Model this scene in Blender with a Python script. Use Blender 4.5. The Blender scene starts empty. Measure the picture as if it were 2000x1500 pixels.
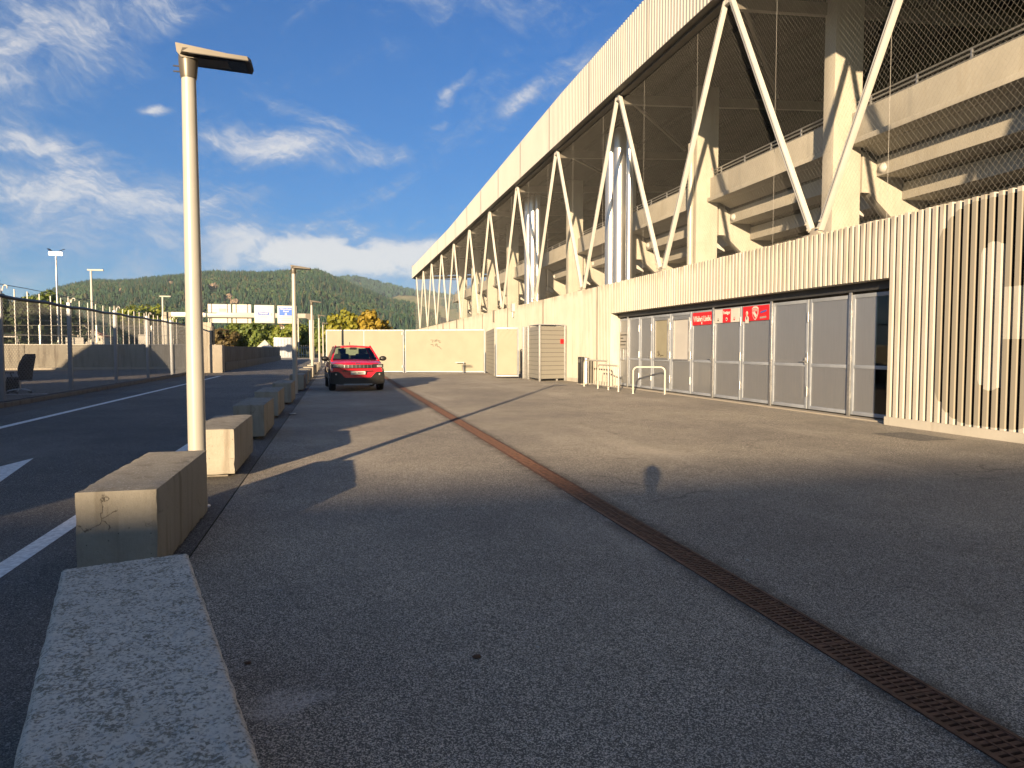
import bpy, bmesh, math, random
import numpy as np
from mathutils import Vector, Matrix, Euler, noise as mnoise
R = math.radians
random.seed(7)
rng = np.random.default_rng(7)
S = bpy.context.scene
COL = S.collection

# ------------------------------------------------------------------ camera
cam = bpy.data.cameras.new("camera"); cam.sensor_width = 36; cam.lens = 24.66
cam.clip_start = .05; cam.clip_end = 20000
co = bpy.data.objects.new("camera", cam); COL.objects.link(co)
co.location = (0, 0, 1.4); co.rotation_euler = Euler((R(90 - 2.883), 0, R(-14.039)), 'XYZ')
S.camera = co

# ------------------------------------------------------------------ sun, sky, exposure
SUN_AZ, SUN_EL = 26.0, 10.4      # shadows run 26 degrees off the wall's direction
sd = bpy.data.lights.new("sun", 'SUN'); sd.energy = 5.0; sd.angle = R(.53); sd.color = (1, .735, .445)
so = bpy.data.objects.new("sun", sd); COL.objects.link(so)
sv = Vector((math.sin(R(SUN_AZ)) * math.cos(R(SUN_EL)), math.cos(R(SUN_AZ)) * math.cos(R(SUN_EL)), -math.sin(R(SUN_EL))))
so.rotation_euler = sv.to_track_quat('-Z', 'Y').to_euler(); so.location = (-30, -60, 40)
S.view_settings.view_transform = 'Standard'; S.view_settings.look = 'None'
S.view_settings.exposure = 1.75; S.view_settings.gamma = 1; S.view_settings.use_curve_mapping = False


class NT:
    """small node helper"""
    def __init__(s, tree): s.t = tree; s.n = tree.nodes; s.l = tree.links
    def node(s, typ, **kw):
        n = s.n.new(typ)
        for k, v in kw.items(): setattr(n, k, v)
        return n
    def put(s, sock, v):
        if v is None: return
        if isinstance(v, bpy.types.NodeSocket): s.l.new(v, sock)
        else:
            if sock.type == 'RGBA' and len(v) == 3: v = (*v, 1)
            sock.default_value = v
    def m(s, op, a, b=None, c=None, clamp=False):
        n = s.node('ShaderNodeMath', operation=op, use_clamp=clamp)
        for i, v in enumerate((a, b, c)):
            if v is not None: s.put(n.inputs[i], v)
        return n.outputs[0]
    def vm(s, op, a, b=None):
        n = s.node('ShaderNodeVectorMath', operation=op)
        s.put(n.inputs[0], a)
        if b is not None: s.put(n.inputs[1], b)
        return n.outputs[1] if op in ('LENGTH', 'DOT_PRODUCT') else n.outputs[0]
    def mix(s, f, a, b, mode='MIX'):
        n = s.node('ShaderNodeMix', data_type='RGBA', blend_type=mode)
        s.put(n.inputs[0], f); s.put(n.inputs[6], a); s.put(n.inputs[7], b)
        return n.outputs[2]
    def rng(s, v, a, b, c=0., d=1., smooth=True):
        n = s.node('ShaderNodeMapRange', interpolation_type='SMOOTHSTEP' if smooth else 'LINEAR')
        for i, x in enumerate((v, a, b, c, d)): s.put(n.inputs[i], x)
        return n.outputs[0]
    def noise(s, vec, scale, detail=4., rough=.55, dist=0.):
        n = s.node('ShaderNodeTexNoise')
        s.put(n.inputs['Vector'], vec); n.inputs['Scale'].default_value = scale; n.inputs['Detail'].default_value = detail
        n.inputs['Roughness'].default_value = rough; n.inputs['Distortion'].default_value = dist
        return n.outputs[0]
    def voro(s, vec, scale, feature='F1', out='Distance'):
        n = s.node('ShaderNodeTexVoronoi', feature=feature)
        s.put(n.inputs['Vector'], vec); n.inputs['Scale'].default_value = scale
        return n.outputs[out]
    def sep(s, v):
        n = s.node('ShaderNodeSeparateXYZ'); s.put(n.inputs[0], v); return n.outputs
    def com(s, x, y, z):
        n = s.node('ShaderNodeCombineXYZ')
        for i, v in enumerate((x, y, z)): s.put(n.inputs[i], v)
        return n.outputs[0]
    def mapping(s, v, loc=(0, 0, 0), rot=(0, 0, 0), sc=(1, 1, 1), typ='TEXTURE'):
        n = s.node('ShaderNodeMapping', vector_type=typ); s.put(n.inputs[0], v)
        n.inputs[1].default_value = loc; n.inputs[2].default_value = rot; n.inputs[3].default_value = sc
        return n.outputs[0]


W = bpy.data.worlds.new("World"); S.world = W; W.use_nodes = True
t = NT(W.node_tree); t.n.clear()
sky = t.node('ShaderNodeTexSky', sky_type='NISHITA', sun_disc=False)
sky.sun_elevation = R(SUN_EL); sky.sun_rotation = R(180 + SUN_AZ); sky.altitude = 560; sky.air_density = 1.0; sky.dust_density = .6; sky.ozone_density = 2.0
D = t.vm('NORMALIZE', t.node('ShaderNodeTexCoord').outputs['Generated'])
dx, dy, dz = t.sep(D)
az = t.m('MULTIPLY', t.m('ARCTAN2', dx, dy), 57.2958); el = t.m('MULTIPLY', t.m('ARCSINE', dz), 57.2958)
ae = t.com(az, el, 0.)
warp = t.node('ShaderNodeTexNoise'); t.put(warp.inputs['Vector'], ae); warp.inputs['Scale'].default_value = .16; warp.inputs['Detail'].default_value = 5
wv = t.vm('SCALE', t.vm('SUBTRACT', warp.outputs['Color'], (.5, .5, .5))); wv.node.inputs[3].default_value = 4.5
aw = t.vm('ADD', ae, wv)
# cloud banks: azimuth, elevation, half length, half height (degrees), tilt, weight
CLOUDS = [(-19.5, 19.6, 10.5, 3.0, 22, .66), (-12.6, 22.6, 5.0, 1.7, 18, .70), (-24, 17.2, 8, 2.8, 4, .66), (-10.5, 26.6, 3.8, 2.0, -52, .70),
          (-20.5, 13.6, 7.0, 2.0, -6, .78), (-16, 10.6, 11, 2.8, -3, .8), (-17, 7.6, 16, 2.4, 0, .6), (-8, 11.6, 6, 1.2, -5, .45),
          (-4.6, 15.0, 5.6, 1.6, -8, .88), (2.0, 15.3, 7.5, 1.1, -6, .58), (-1, 17.4, 7.5, 1.0, -20, .46),
          (0.5, 7.2, 14.0, 2.1, -1, 1.3), (-8, 7.5, 9.0, 1.0, 0, .8), (3, 4.6, 14, 1.4, -1, .6),
          (3.0, 28.2, 11.5, 3.0, -10, .66), (12.5, 27.0, 9.5, 2.4, -14, .58), (14.2, 19.2, 2.8, 1.1, 42, .75), (9.6, 19.9, 1.8, .7, 30, .6),
          (8.4, 17.9, 1.1, .5, 10, .62), (18.5, 18.8, 2.6, 1.0, 35, .6), (-12.6, 17.0, 1.3, .45, 0, .7), (-24, 26.5, 8, 1.2, -8, .45), (-16, 27.5, 5, .9, 15, .4)]
acc = None
for (a0, e0, ra, re, tilt, wgt) in CLOUDS:
    q = t.vm('LENGTH', t.mapping(aw, (a0, e0, 0), (0, 0, R(tilt)), (ra, re, 1)))
    v = t.rng(q, 1.55, 0.15, 0., wgt)
    acc = v if acc is None else t.m('MAXIMUM', acc, v)
# cirrus everywhere else
plane = t.vm('DIVIDE', D, t.com(*(t.m('ADD', t.m('MAXIMUM', dz, 0.), .16),) * 3))
wis = t.noise(t.mapping(plane, sc=(.55, 1.6, 1), rot=(0, 0, R(28))), 1.4, 7, .62, .7)
wis = t.rng(wis, .38, .74, 0., .62)
acc = t.m('MAXIMUM', acc, wis)
det = t.noise(t.mapping(aw, sc=(4.2, 1.25, 1), rot=(0, 0, R(13))), .62, 9, .64, .9)
fine = t.noise(t.mapping(aw, sc=(3.4, .9, 1), rot=(0, 0, R(-24))), 2.0, 7, .62, .5)
dens = t.m('ADD', acc, t.m('MULTIPLY', t.m('SUBTRACT', det, .5), 1.1))
dens = t.m('ADD', dens, t.m('MULTIPLY', t.m('SUBTRACT', fine, .5), .7))
dens = t.m('MULTIPLY', t.rng(dens, .10, 1.05, 0., .84), t.rng(acc, 0., .22, 0., 1.))
ccol = t.mix(t.rng(dens, .2, .9), (2.3, 2.75, 3.5), (4.9, 4.8, 4.7))
ccol = t.mix(t.m('MULTIPLY', t.rng(el, 12., 5.), t.rng(az, -4, -12.)), ccol, (2.0, 2.6, 3.7))
toward = t.rng(t.vm('DOT_PRODUCT', D, tuple(-sv)), -.35, .75)      # the sky is warmer and brighter on the sun's side
skc = t.mix(1., sky.outputs[0], t.mix(toward, (.165, .50, .92), (.80, .92, 1.05)), 'MULTIPLY')
skc = t.mix(t.m('MULTIPLY', t.rng(el, 34., 0., 0., .45), t.m('SUBTRACT', 1., toward)), skc, (.30, 1.08, 2.25))
ccol = t.mix(1., ccol, t.mix(toward, (1., 1., 1.), (1.7, 1.5, 1.25)), 'MULTIPLY')
final = t.mix(dens, skc, ccol)
bg = t.node('ShaderNodeBackground'); t.put(bg.inputs[0], final); bg.inputs[1].default_value = .05
t.l.new(bg.outputs[0], t.node('ShaderNodeOutputWorld').inputs[0])

# ------------------------------------------------------------------ materials
MATS = {}
def new_mat(name):
    m = bpy.data.materials.new(name); m.use_nodes = True
    n = NT(m.node_tree); b = n.n["Principled BSDF"]; MATS[name] = m
    return m, n, b
def pos(n): return n.node('ShaderNodeNewGeometry').outputs['Position']
def objc(n): return n.node('ShaderNodeTexCoord').outputs['Object']
def bump(n, b, h, strength=.3, dist=.01):
    k = n.node('ShaderNodeBump'); k.inputs['Strength'].default_value = strength; k.inputs['Distance'].default_value = dist
    n.put(k.inputs['Height'], h); n.l.new(k.outputs[0], b.inputs['Normal'])
def plain(name, col, rough=.5, metal=0., var=.12, scale=3., bmp=0., bscale=60., spec=.5, streak=False):
    col = tuple(x * .82 for x in col)
    m, n, b = new_mat(name); p = pos(n)
    v = n.noise(n.mapping(p, sc=(1, 1, 6)) if streak else p, scale, 5, .6)
    c = n.mix(n.rng(v, .3, .7), tuple(x * (1 - var) for x in col), tuple(min(1, x * (1 + var)) for x in col))
    n.put(b.inputs['Base Color'], c); b.inputs['Roughness'].default_value = rough; b.inputs['Metallic'].default_value = metal
    b.inputs['Specular IOR Level'].default_value = spec
    if bmp: bump(n, b, n.noise(p, bscale, 4), bmp, .004)
    return m

def asphalt(name, dark, light, stain=False):
    m, n, b = new_mat(name); p = pos(n)
    vc = n.voro(p, 215., out='Color'); s1 = n.sep(vc)[0]
    vc2 = n.voro(p, 95., out='Color'); s2 = n.sep(vc2)[1]
    vd = n.voro(p, 215.)
    pat = n.noise(p, .35, 5, .6); pat2 = n.noise(p, 2.2, 4, .6)
    c = n.mix(n.rng(s1, .38, 1.), tuple(x * .78 for x in dark), tuple(x * 1.27 for x in light))
    c = n.mix(n.m('MULTIPLY', n.rng(s2, .94, .99), .5), c, (.60, .585, .56))
    c = n.mix(n.rng(pat, .3, .7), n.mix(1., c, (.80, .80, .82), 'MULTIPLY'), n.mix(1., c, (1.14, 1.13, 1.10), 'MULTIPLY'))
    c = n.mix(n.rng(pat2, .42, .68, 0., .2), c, dark)
    sp = n.noise(p, 14., 5, .7); c = n.mix(n.rng(sp, .5, .75, 0., .28), c, dark)
    cw = n.vm('ADD', p, n.com(n.m('MULTIPLY', n.noise(p, 3., 6), .5), n.m('MULTIPLY', n.noise(p, 2.6, 6), .5), 0.))
    ce = n.voro(cw, .42, 'DISTANCE_TO_EDGE')
    cm = n.m('MULTIPLY', n.rng(ce, .008, .001), n.rng(n.noise(p, .5, 2),   .55, .62, 0., .4)); c = n.mix(cm, c, (.03, .028, .026))
    oil = n.m('MULTIPLY', n.rng(n.noise(p, 1.7, 5, .65), .60, .72), n.rng(n.noise(p, .25, 2), .45, .6, 0., .45)); c = n.mix(oil, c, tuple(x * .55 for x in dark))
    dust = n.rng(n.noise(n.mapping(p, sc=(1, 3.5, 1)), .55, 6, .65), .5, .72, 0., .3); c = n.mix(dust, c, tuple(x * 1.05 for x in light))
    if stain:
        dd = n.m('ABSOLUTE', n.m('SUBTRACT', n.sep(p)[0], 2.265)); c = n.mix(n.m('MULTIPLY', n.rng(dd, .26, .10), n.rng(n.noise(p, 5., 5), .3, .6, .15, .7)), c, (.055, .048, .040))
        q = n.vm('LENGTH', n.mapping(n.vm('ADD', p, n.com(n.m('MULTIPLY', n.m('SUBTRACT', n.noise(p, 9., 4), .5), .25), n.m('MULTIPLY', n.m('SUBTRACT', n.noise(p, 7., 4), .5), .25), 0.)), (-.20, 2.84, 0), (0, 0, .3), (.19, .12, 1)))
        c = n.mix(n.m('MULTIPLY', n.rng(q, 1.25, .2), n.rng(n.noise(p, 60., 3), .35, .6, .1, .65)), c, (.80, .78, .74))
        # faint pale tyre scuffs and a darker strip of newer asphalt along the gates
        xs = n.sep(p)[0]
        w = n.m('ADD', xs, n.m('MULTIPLY', n.noise(n.mapping(p, sc=(1, 9, 1)), .7, 3), .7))
        sc = n.m('MULTIPLY', n.rng(n.m('ABSOLUTE', n.m('SUBTRACT', w, 6.55)), .045, 0., 0., .35), n.rng(n.noise(p, 1.1, 4), .45, .62))
        sc2 = n.m('MULTIPLY', n.rng(n.m('ABSOLUTE', n.m('SUBTRACT', w, 4.3)), .05, 0., 0., .3), n.rng(n.noise(p, .9, 4), .48, .62))
        c = n.mix(n.m('ADD', sc, sc2), c, (.34, .32, .29))
        c = n.mix(n.rng(w, 8.4, 9.4, 0., .3), c, dark)
    n.put(b.inputs['Base Color'], c); b.inputs['Roughness'].default_value = .82; b.inputs['Specular IOR Level'].default_value = .35
    h = n.m('ADD', n.m('MULTIPLY', vd, 1.0), n.m('MULTIPLY', n.noise(p, 30., 4), .6))
    bump(n, b, h, .9, .008)
    return m
asphalt('asphalt_forecourt', (.165, .155, .135), (.64, .585, .50), True)
asphalt('asphalt_road', (.085, .085, .083), (.28, .27, .255))
asphalt('asphalt_shoulder', (.10, .09, .08), (.23, .205, .18))

def concrete(name, col, warm, rough=.85, stain=.5, sc=1., lichen=0., cracks=0., board=False):
    col = tuple(x * .85 for x in col); warm = tuple(x * .85 for x in warm)
    m, n, b = new_mat(name); p = pos(n)
    big = n.noise(p, 1.3 * sc, 6, .62); st = n.noise(n.mapping(p, sc=(.22, .22, 2.2)), 1.6 * sc, 5, .6); fi = n.noise(p, 40., 5, .7)
    c = n.mix(n.rng(big, .3, .7), tuple(x * .84 for x in col), col)
    c = n.mix(n.rng(st, .48, .72, 0., stain), c, warm)
    c = n.mix(n.rng(fi, .3, .75, 0., .3), c, tuple(x * .62 for x in col))
    h = n.m('ADD', fi, n.m('MULTIPLY', n.noise(p, 140., 3), .5))
    vp = n.voro(p, 34.); vr = n.sep(n.voro(p, 34., out='Color'))[0]; hole = n.m('MULTIPLY', n.rng(vp, .16, .08), n.m('GREATER_THAN', vr, .86)); c = n.mix(hole, c, tuple(x * .3 for x in col)); h = n.m('SUBTRACT', h, n.m('MULTIPLY', hole, 2.5))
    if lichen:
        li = n.m('ADD', n.m('MULTIPLY', n.noise(p, 85., 8, .74, .3), .74), n.m('MULTIPLY', n.noise(p, 14., 4, .6), .26)); lm = n.m('MULTIPLY', n.rng(li, .49, .565), lichen * .88)
        up = n.sep(n.node('ShaderNodeNewGeometry').outputs['Normal'])[2]
        lm = n.m('MULTIPLY', lm, n.rng(up, .3, .8, .12, 1.))
        li2 = n.mix(n.noise(p, 9., 3), (.12, .105, .07), (.24, .21, .15))
        c = n.mix(lm, c, li2)
        pe = n.sep(n.voro(p, 130., out='Color')); c = n.mix(n.m('MULTIPLY', n.rng(pe[0], .90, .97), n.rng(up, .3, .8, 0., .6)), c, (.5, .5, .49)); c = n.mix(n.m('MULTIPLY', n.rng(pe[1], .8, .97), n.rng(up, .3, .8, 0., .5)), c, (.16, .15, .14))
        h = n.m('ADD', h, n.m('MULTIPLY', li, 1.6))
    if cracks:
        cw = n.vm('ADD', p, n.vm('SCALE', n.com(n.noise(p, 5., 5), n.noise(p, 6., 5), n.noise(p, 7., 5))))
        cw = n.vm('ADD', p, n.com(n.m('MULTIPLY', n.noise(p, 5., 6), .35), n.m('MULTIPLY', n.noise(p, 6., 6), .35), n.m('MULTIPLY', n.noise(p, 4., 6), .35)))
        e = n.voro(cw, 2.6, 'DISTANCE_TO_EDGE')
        cm = n.m('MULTIPLY', n.rng(e, .007, .001), n.m('MULTIPLY', n.rng(n.noise(p, 2.3, 2), .5, .58), cracks))
        c = n.mix(cm, c, (.06, .05, .04)); h = n.m('SUBTRACT', h, n.m('MULTIPLY', cm, 2.))
    n.put(b.inputs['Base Color'], c); b.inputs['Roughness'].default_value = rough; b.inputs['Specular IOR Level'].default_value = .3
    bump(n, b, h, .35 if not lichen else .8, .006)
    return m
concrete('block_concrete', (.37, .35, .30), (.17, .145, .11), stain=.7, lichen=.35, cracks=.9)
concrete('block_lichen', (.90, .83, .72), (.66, .58, .45), stain=.4, lichen=.97, cracks=0)
concrete('wall_concrete', (.27, .255, .22), (.11, .095, .08), stain=.8, sc=.6)
concrete('old_concrete', (.22, .205, .18), (.075, .068, .06), stain=.9, sc=.8)
concrete('pale_concrete', (.40, .37, .32), (.30, .26, .20), stain=.4)
concrete('column_concrete', (.46, .44, .385), (.36, .325, .26), stain=.4, sc=.7)

def facade(name, col, letter=True):
    m, n, b = new_mat(name); p = pos(n)
    big = n.noise(p, .9, 6, .6); st = n.noise(n.mapping(p, sc=(.3, .3, 3.5)), 1.4, 5, .62); fi = n.noise(p, 45., 4, .7)
    c = n.mix(n.rng(big, .3, .7), tuple(x * .88 for x in col), col)
    c = n.mix(n.rng(st, .5, .75, 0., .45), c, (col[0] * .62, col[1] * .55, col[2] * .46))
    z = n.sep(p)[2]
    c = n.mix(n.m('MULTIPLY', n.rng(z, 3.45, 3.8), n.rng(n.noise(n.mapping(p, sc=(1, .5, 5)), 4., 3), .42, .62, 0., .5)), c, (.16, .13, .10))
    c = n.mix(n.rng(fi, .35, .75, 0., .22), c, tuple(x * .6 for x in col))
    # the big painted letter C (grooves black, rib fronts glazed grey)
    _, y, z = n.sep(p)
    def rr(cy, cz, hy, hz, r):
        qy = n.m('SUBTRACT', n.m('ABSOLUTE', n.m('SUBTRACT', y, cy)), hy - r); qz = n.m('SUBTRACT', n.m('ABSOLUTE', n.m('SUBTRACT', z, cz)), hz - r)
        l = n.vm('LENGTH', n.com(n.m('MAXIMUM', qy, 0.), n.m('MAXIMUM', qz, 0.), 0.))
        return n.m('LESS_THAN', n.m('ADD', l, n.m('MINIMUM', n.m('MAXIMUM', qy, qz), 0.)), r)
    mk = rr(8.76, 1.955, 1.05, 1.775, .72)
    mk = n.m('MULTIPLY', mk, n.m('SUBTRACT', 1., rr(8.765, 1.90, .205, 1.15, .2)))
    op = n.m('MULTIPLY', n.m('LESS_THAN', y, 8.66), n.m('LESS_THAN', n.m('ABSOLUTE', n.m('SUBTRACT', z, 1.94)), .395))
    mk = n.m('MULTIPLY', mk, n.m('SUBTRACT', 1., op))
    front = n.rng(n.sep(n.node('ShaderNodeNewGeometry').outputs['True Normal'])[0], -.85, -.95, 0., 1.)
    xx = n.sep(p)[0]; front = n.m('LESS_THAN', xx, 9.857)
    paint = n.mix(front, (.016, .015, .014), (.24, .225, .19))
    c = n.mix(mk, c, paint)
    n.put(b.inputs['Base Color'], c); b.inputs['Roughness'].default_value = .85; b.inputs['Specular IOR Level'].default_value = .25
    bump(n, b, fi, .3, .004)
    return m
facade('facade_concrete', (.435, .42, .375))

plain('cream_steel', (.52, .515, .49), .45, 0, .05, 2.)
plain('fascia_metal', (.335, .34, .335), .5, 0, .04, .5)
plain('pole_paint', (.37, .365, .34), .35, 0, .05, 2.)
plain('lamp_head_paint', (.11, .10, .085), .4, .3, .06, 4.)
plain('galvanised', (.42, .43, .44), .42, .75, .15, 14.)
plain('galv_dull', (.30, .335, .39), .45, .15, .08, 5.)
plain('duct_metal', (.62, .63, .64), .38, .9, .08, 3., streak=True)
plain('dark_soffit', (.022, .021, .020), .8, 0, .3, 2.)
plain('dark_steel', (.05, .052, .056), .5, .2, .2, 3.)
plain('roof_steel', (.13, .12, .105), .55, 0, .12, 2.)
plain('net_wire', (.26, .255, .24), .45, .2, .05, 2.)
plain('fence_wire', (.30, .31, .32), .5, .5, .1, 3.)
plain('rust_iron', (.135, .068, .045), .7, .3, .4, 18., bmp=.4, bscale=200.)
plain('drain_dark', (.012, .011, .010), .9, 0, .2, 5.)
plain('white_marking', (.95, .94, .91), .75, 0, .2, 25., bmp=.4, bscale=150.)
plain('bitumen', (.018, .017, .017), .8, 0, .2, 8.)
plain('fabric_cream', (.275, .26, .21), .85, 0, .05, 1.2, bmp=.15, bscale=6.)
plain('fabric_seam', (.45, .40, .32), .85, 0, .1, 4.)
plain('ink_grey', (.05, .047, .042), .8)
plain('red_print', (.62, .012, .018), .45, 0, .04)
plain('white_print', (.62, .60, .56), .5, 0, .03)
plain('blue_print', (.03, .10, .42), .5, 0, .04)
plain('sign_blue', (.015, .11, .52), .4, 0, .04)
plain('green_print', (.10, .42, .14), .5)
plain('black_print', (.03, .03, .035), .5)
plain('skin_print', (.62, .40, .30), .5)
plain('sign_white', (.50, .49, .465), .5, 0, .04)
plain('sign_panel_grey', (.30, .295, .28), .5, 0, .06)
plain('rail_paint', (.46, .44, .38), .4, 0, .06, 3.)
plain('car_red', (.66, .008, .028), .25, 0, .03); MATS['car_red'].node_tree.nodes["Principled BSDF"].inputs['Coat Weight'].default_value = .8
plain('black_plastic', (.018, .018, .019), .45, 0, .2, 8.)
plain('tyre_rubber', (.020, .020, .021), .8, 0, .2, 12.)
plain('chrome', (.55, .55, .55), .3, 1., .02)
plain('lamp_glass', (.42, .43, .44), .08, .4, .02)
plain('upholstery', (.035, .035, .04), .8)
plain('chair_fabric', (.008, .008, .010), .9, 0, .2, 20.)
plain('bin_red', (.55, .02, .02), .5)
plain('inner_wall', (.20, .19, .185), .8, 0, .12, .8)
plain('inner_floor', (.16, .155, .15), .7, 0, .12, 1.)
plain('bark', (.10, .075, .05), .9, 0, .3, 8.)
plain('roof_tile', (.28, .12, .08), .8, 0, .2, 6.)
plain('house_wall', (.5, .48, .43), .8, 0, .06)
plain('window_dark', (.03, .035, .045), .15)
plain('container_paint', (.18, .26, .30), .5, 0, .1, 2.)
plain('tank_paint', (.55, .54, .50), .5, 0, .08, 1.)
plain('tent_white', (.5, .49, .47), .7, 0, .04, 1.)
plain('office_wall', (.42, .39, .35), .8, 0, .06, .5)
plain('skin', (.50, .32, .24), .5); plain('jacket', (.05, .06, .09), .85); plain('denim', (.05, .07, .13), .85); plain('hair', (.03, .02, .015), .6)
plain('plain_board', (.30, .28, .20), .6, 0, .06); plain('dry_leaf', (.10, .05, .025), .8); plain('pebble_white', (.55, .55, .54), .7); plain('plaster_pink', (.5, .36, .3), .8)

m, n, b = new_mat('net_lamp'); b.inputs['Emission Color'].default_value = (1, .92, .9, 1); b.inputs['Emission Strength'].default_value = 6.0
m, n, b = new_mat('door_mesh')                      # finely perforated steel sheet, half see-through
p = pos(n); c = n.mix(n.noise(n.mapping(p, sc=(1, .05, 1.6)), 3., 4, .6), (.38, .40, .43), (.50, .515, .53))
n.put(b.inputs['Base Color'], c); b.inputs['Metallic'].default_value = .65; b.inputs['Roughness'].default_value = .36
tr = n.node('ShaderNodeBsdfTransparent'); mx = n.node('ShaderNodeMixShader'); mx.inputs[0].default_value = .42
n.l.new(b.outputs[0], mx.inputs[1]); n.l.new(tr.outputs[0], mx.inputs[2])
n.l.new(mx.outputs[0], [x for x in n.n if x.type == 'OUTPUT_MATERIAL'][0].inputs[0])
m, n, b = new_mat('cage_mesh')
p = pos(n); b.inputs['Base Color'].default_value = (.24, .235, .215, 1); b.inputs['Metallic'].default_value = .3; b.inputs['Roughness'].default_value = .5
m, n, b = new_mat('car_glass')
b.inputs['Base Color'].default_value = (.02, .025, .03, 1); b.inputs['Roughness'].default_value = .03
tr = n.node('ShaderNodeBsdfTransparent'); tr.inputs[0].default_value = (.62, .72, .66, 1); mx = n.node('ShaderNodeMixShader')
fr = n.node('ShaderNodeFresnel'); fr.inputs[0].default_value = 1.5
gl = n.node('ShaderNodeBsdfGlossy'); gl.inputs['Roughness'].default_value = .02
n.l.new(fr.outputs[0], mx.inputs[0]); n.l.new(tr.outputs[0], mx.inputs[1]); n.l.new(gl.outputs[0], mx.inputs[2])
n.l.new(mx.outputs[0], [x for x in n.n if x.type == 'OUTPUT_MATERIAL'][0].inputs[0])

def leafmat(name, a, c2):
    m, n, b = new_mat(name); p = pos(n)
    c = n.mix(n.rng(n.noise(p, 1.6, 3), .35, .65), a, c2); c = n.mix(n.rng(n.noise(p, 9., 2), .4, .7, 0., .6), c, tuple(x * .55 for x in a))
    n.put(b.inputs['Base Color'], c); b.inputs['Roughness'].default_value = .6
    tl = n.node('ShaderNodeBsdfTranslucent'); n.put(tl.inputs[0], c); mx = n.node('ShaderNodeMixShader'); mx.inputs[0].default_value = .3
    n.l.new(b.outputs[0], mx.inputs[1]); n.l.new(tl.outputs[0], mx.inputs[2]); n.l.new(mx.outputs[0], [x for x in n.n if x.type == 'OUTPUT_MATERIAL'][0].inputs[0])
leafmat('leaf_green', (.075, .12, .025), (.15, .19, .035)); leafmat('leaf_bright', (.12, .17, .025), (.24, .26, .04))
leafmat('leaf_yellow', (.16, .18, .02), (.29, .27, .03)); leafmat('leaf_ochre', (.24, .185, .025), (.36, .265, .035))
leafmat('leaf_dark', (.032, .052, .018), (.06, .085, .024)); leafmat('leaf_brown', (.10, .075, .03), (.14, .11, .04))

def groundmat(name, a, c2, a3, sc):
    m, n, b = new_mat(name); p = pos(n)
    c = n.mix(n.rng(n.noise(p, sc, 6, .6), .35, .65), a, c2); c = n.mix(n.rng(n.noise(p, sc * 6, 4), .5, .7, 0., .5), c, a3)
    n.put(b.inputs['Base Color'], c); b.inputs['Roughness'].default_value = .95; b.inputs['Specular IOR Level'].default_value = .1
groundmat('meadow', (.10, .12, .035), (.16, .15, .05), (.20, .16, .07), .05)
groundmat('hill_soil', (.03, .05, .025), (.045, .06, .03), (.035, .04, .02), .01)
groundmat('far_meadow', (.10, .13, .05), (.20, .165, .085), (.06, .08, .04), .004)
groundmat('cliff', (.34, .26, .18), (.24, .18, .12), (.12, .10, .07), .06)
for i, c in enumerate([(.018, .044, .030), (.028, .058, .032), (.046, .074, .032), (.060, .062, .036), (.016, .036, .032)]):
    plain('forest_%s' % 'abcde'[i], c, .9, 0, .25, .3, spec=.1)

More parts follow.
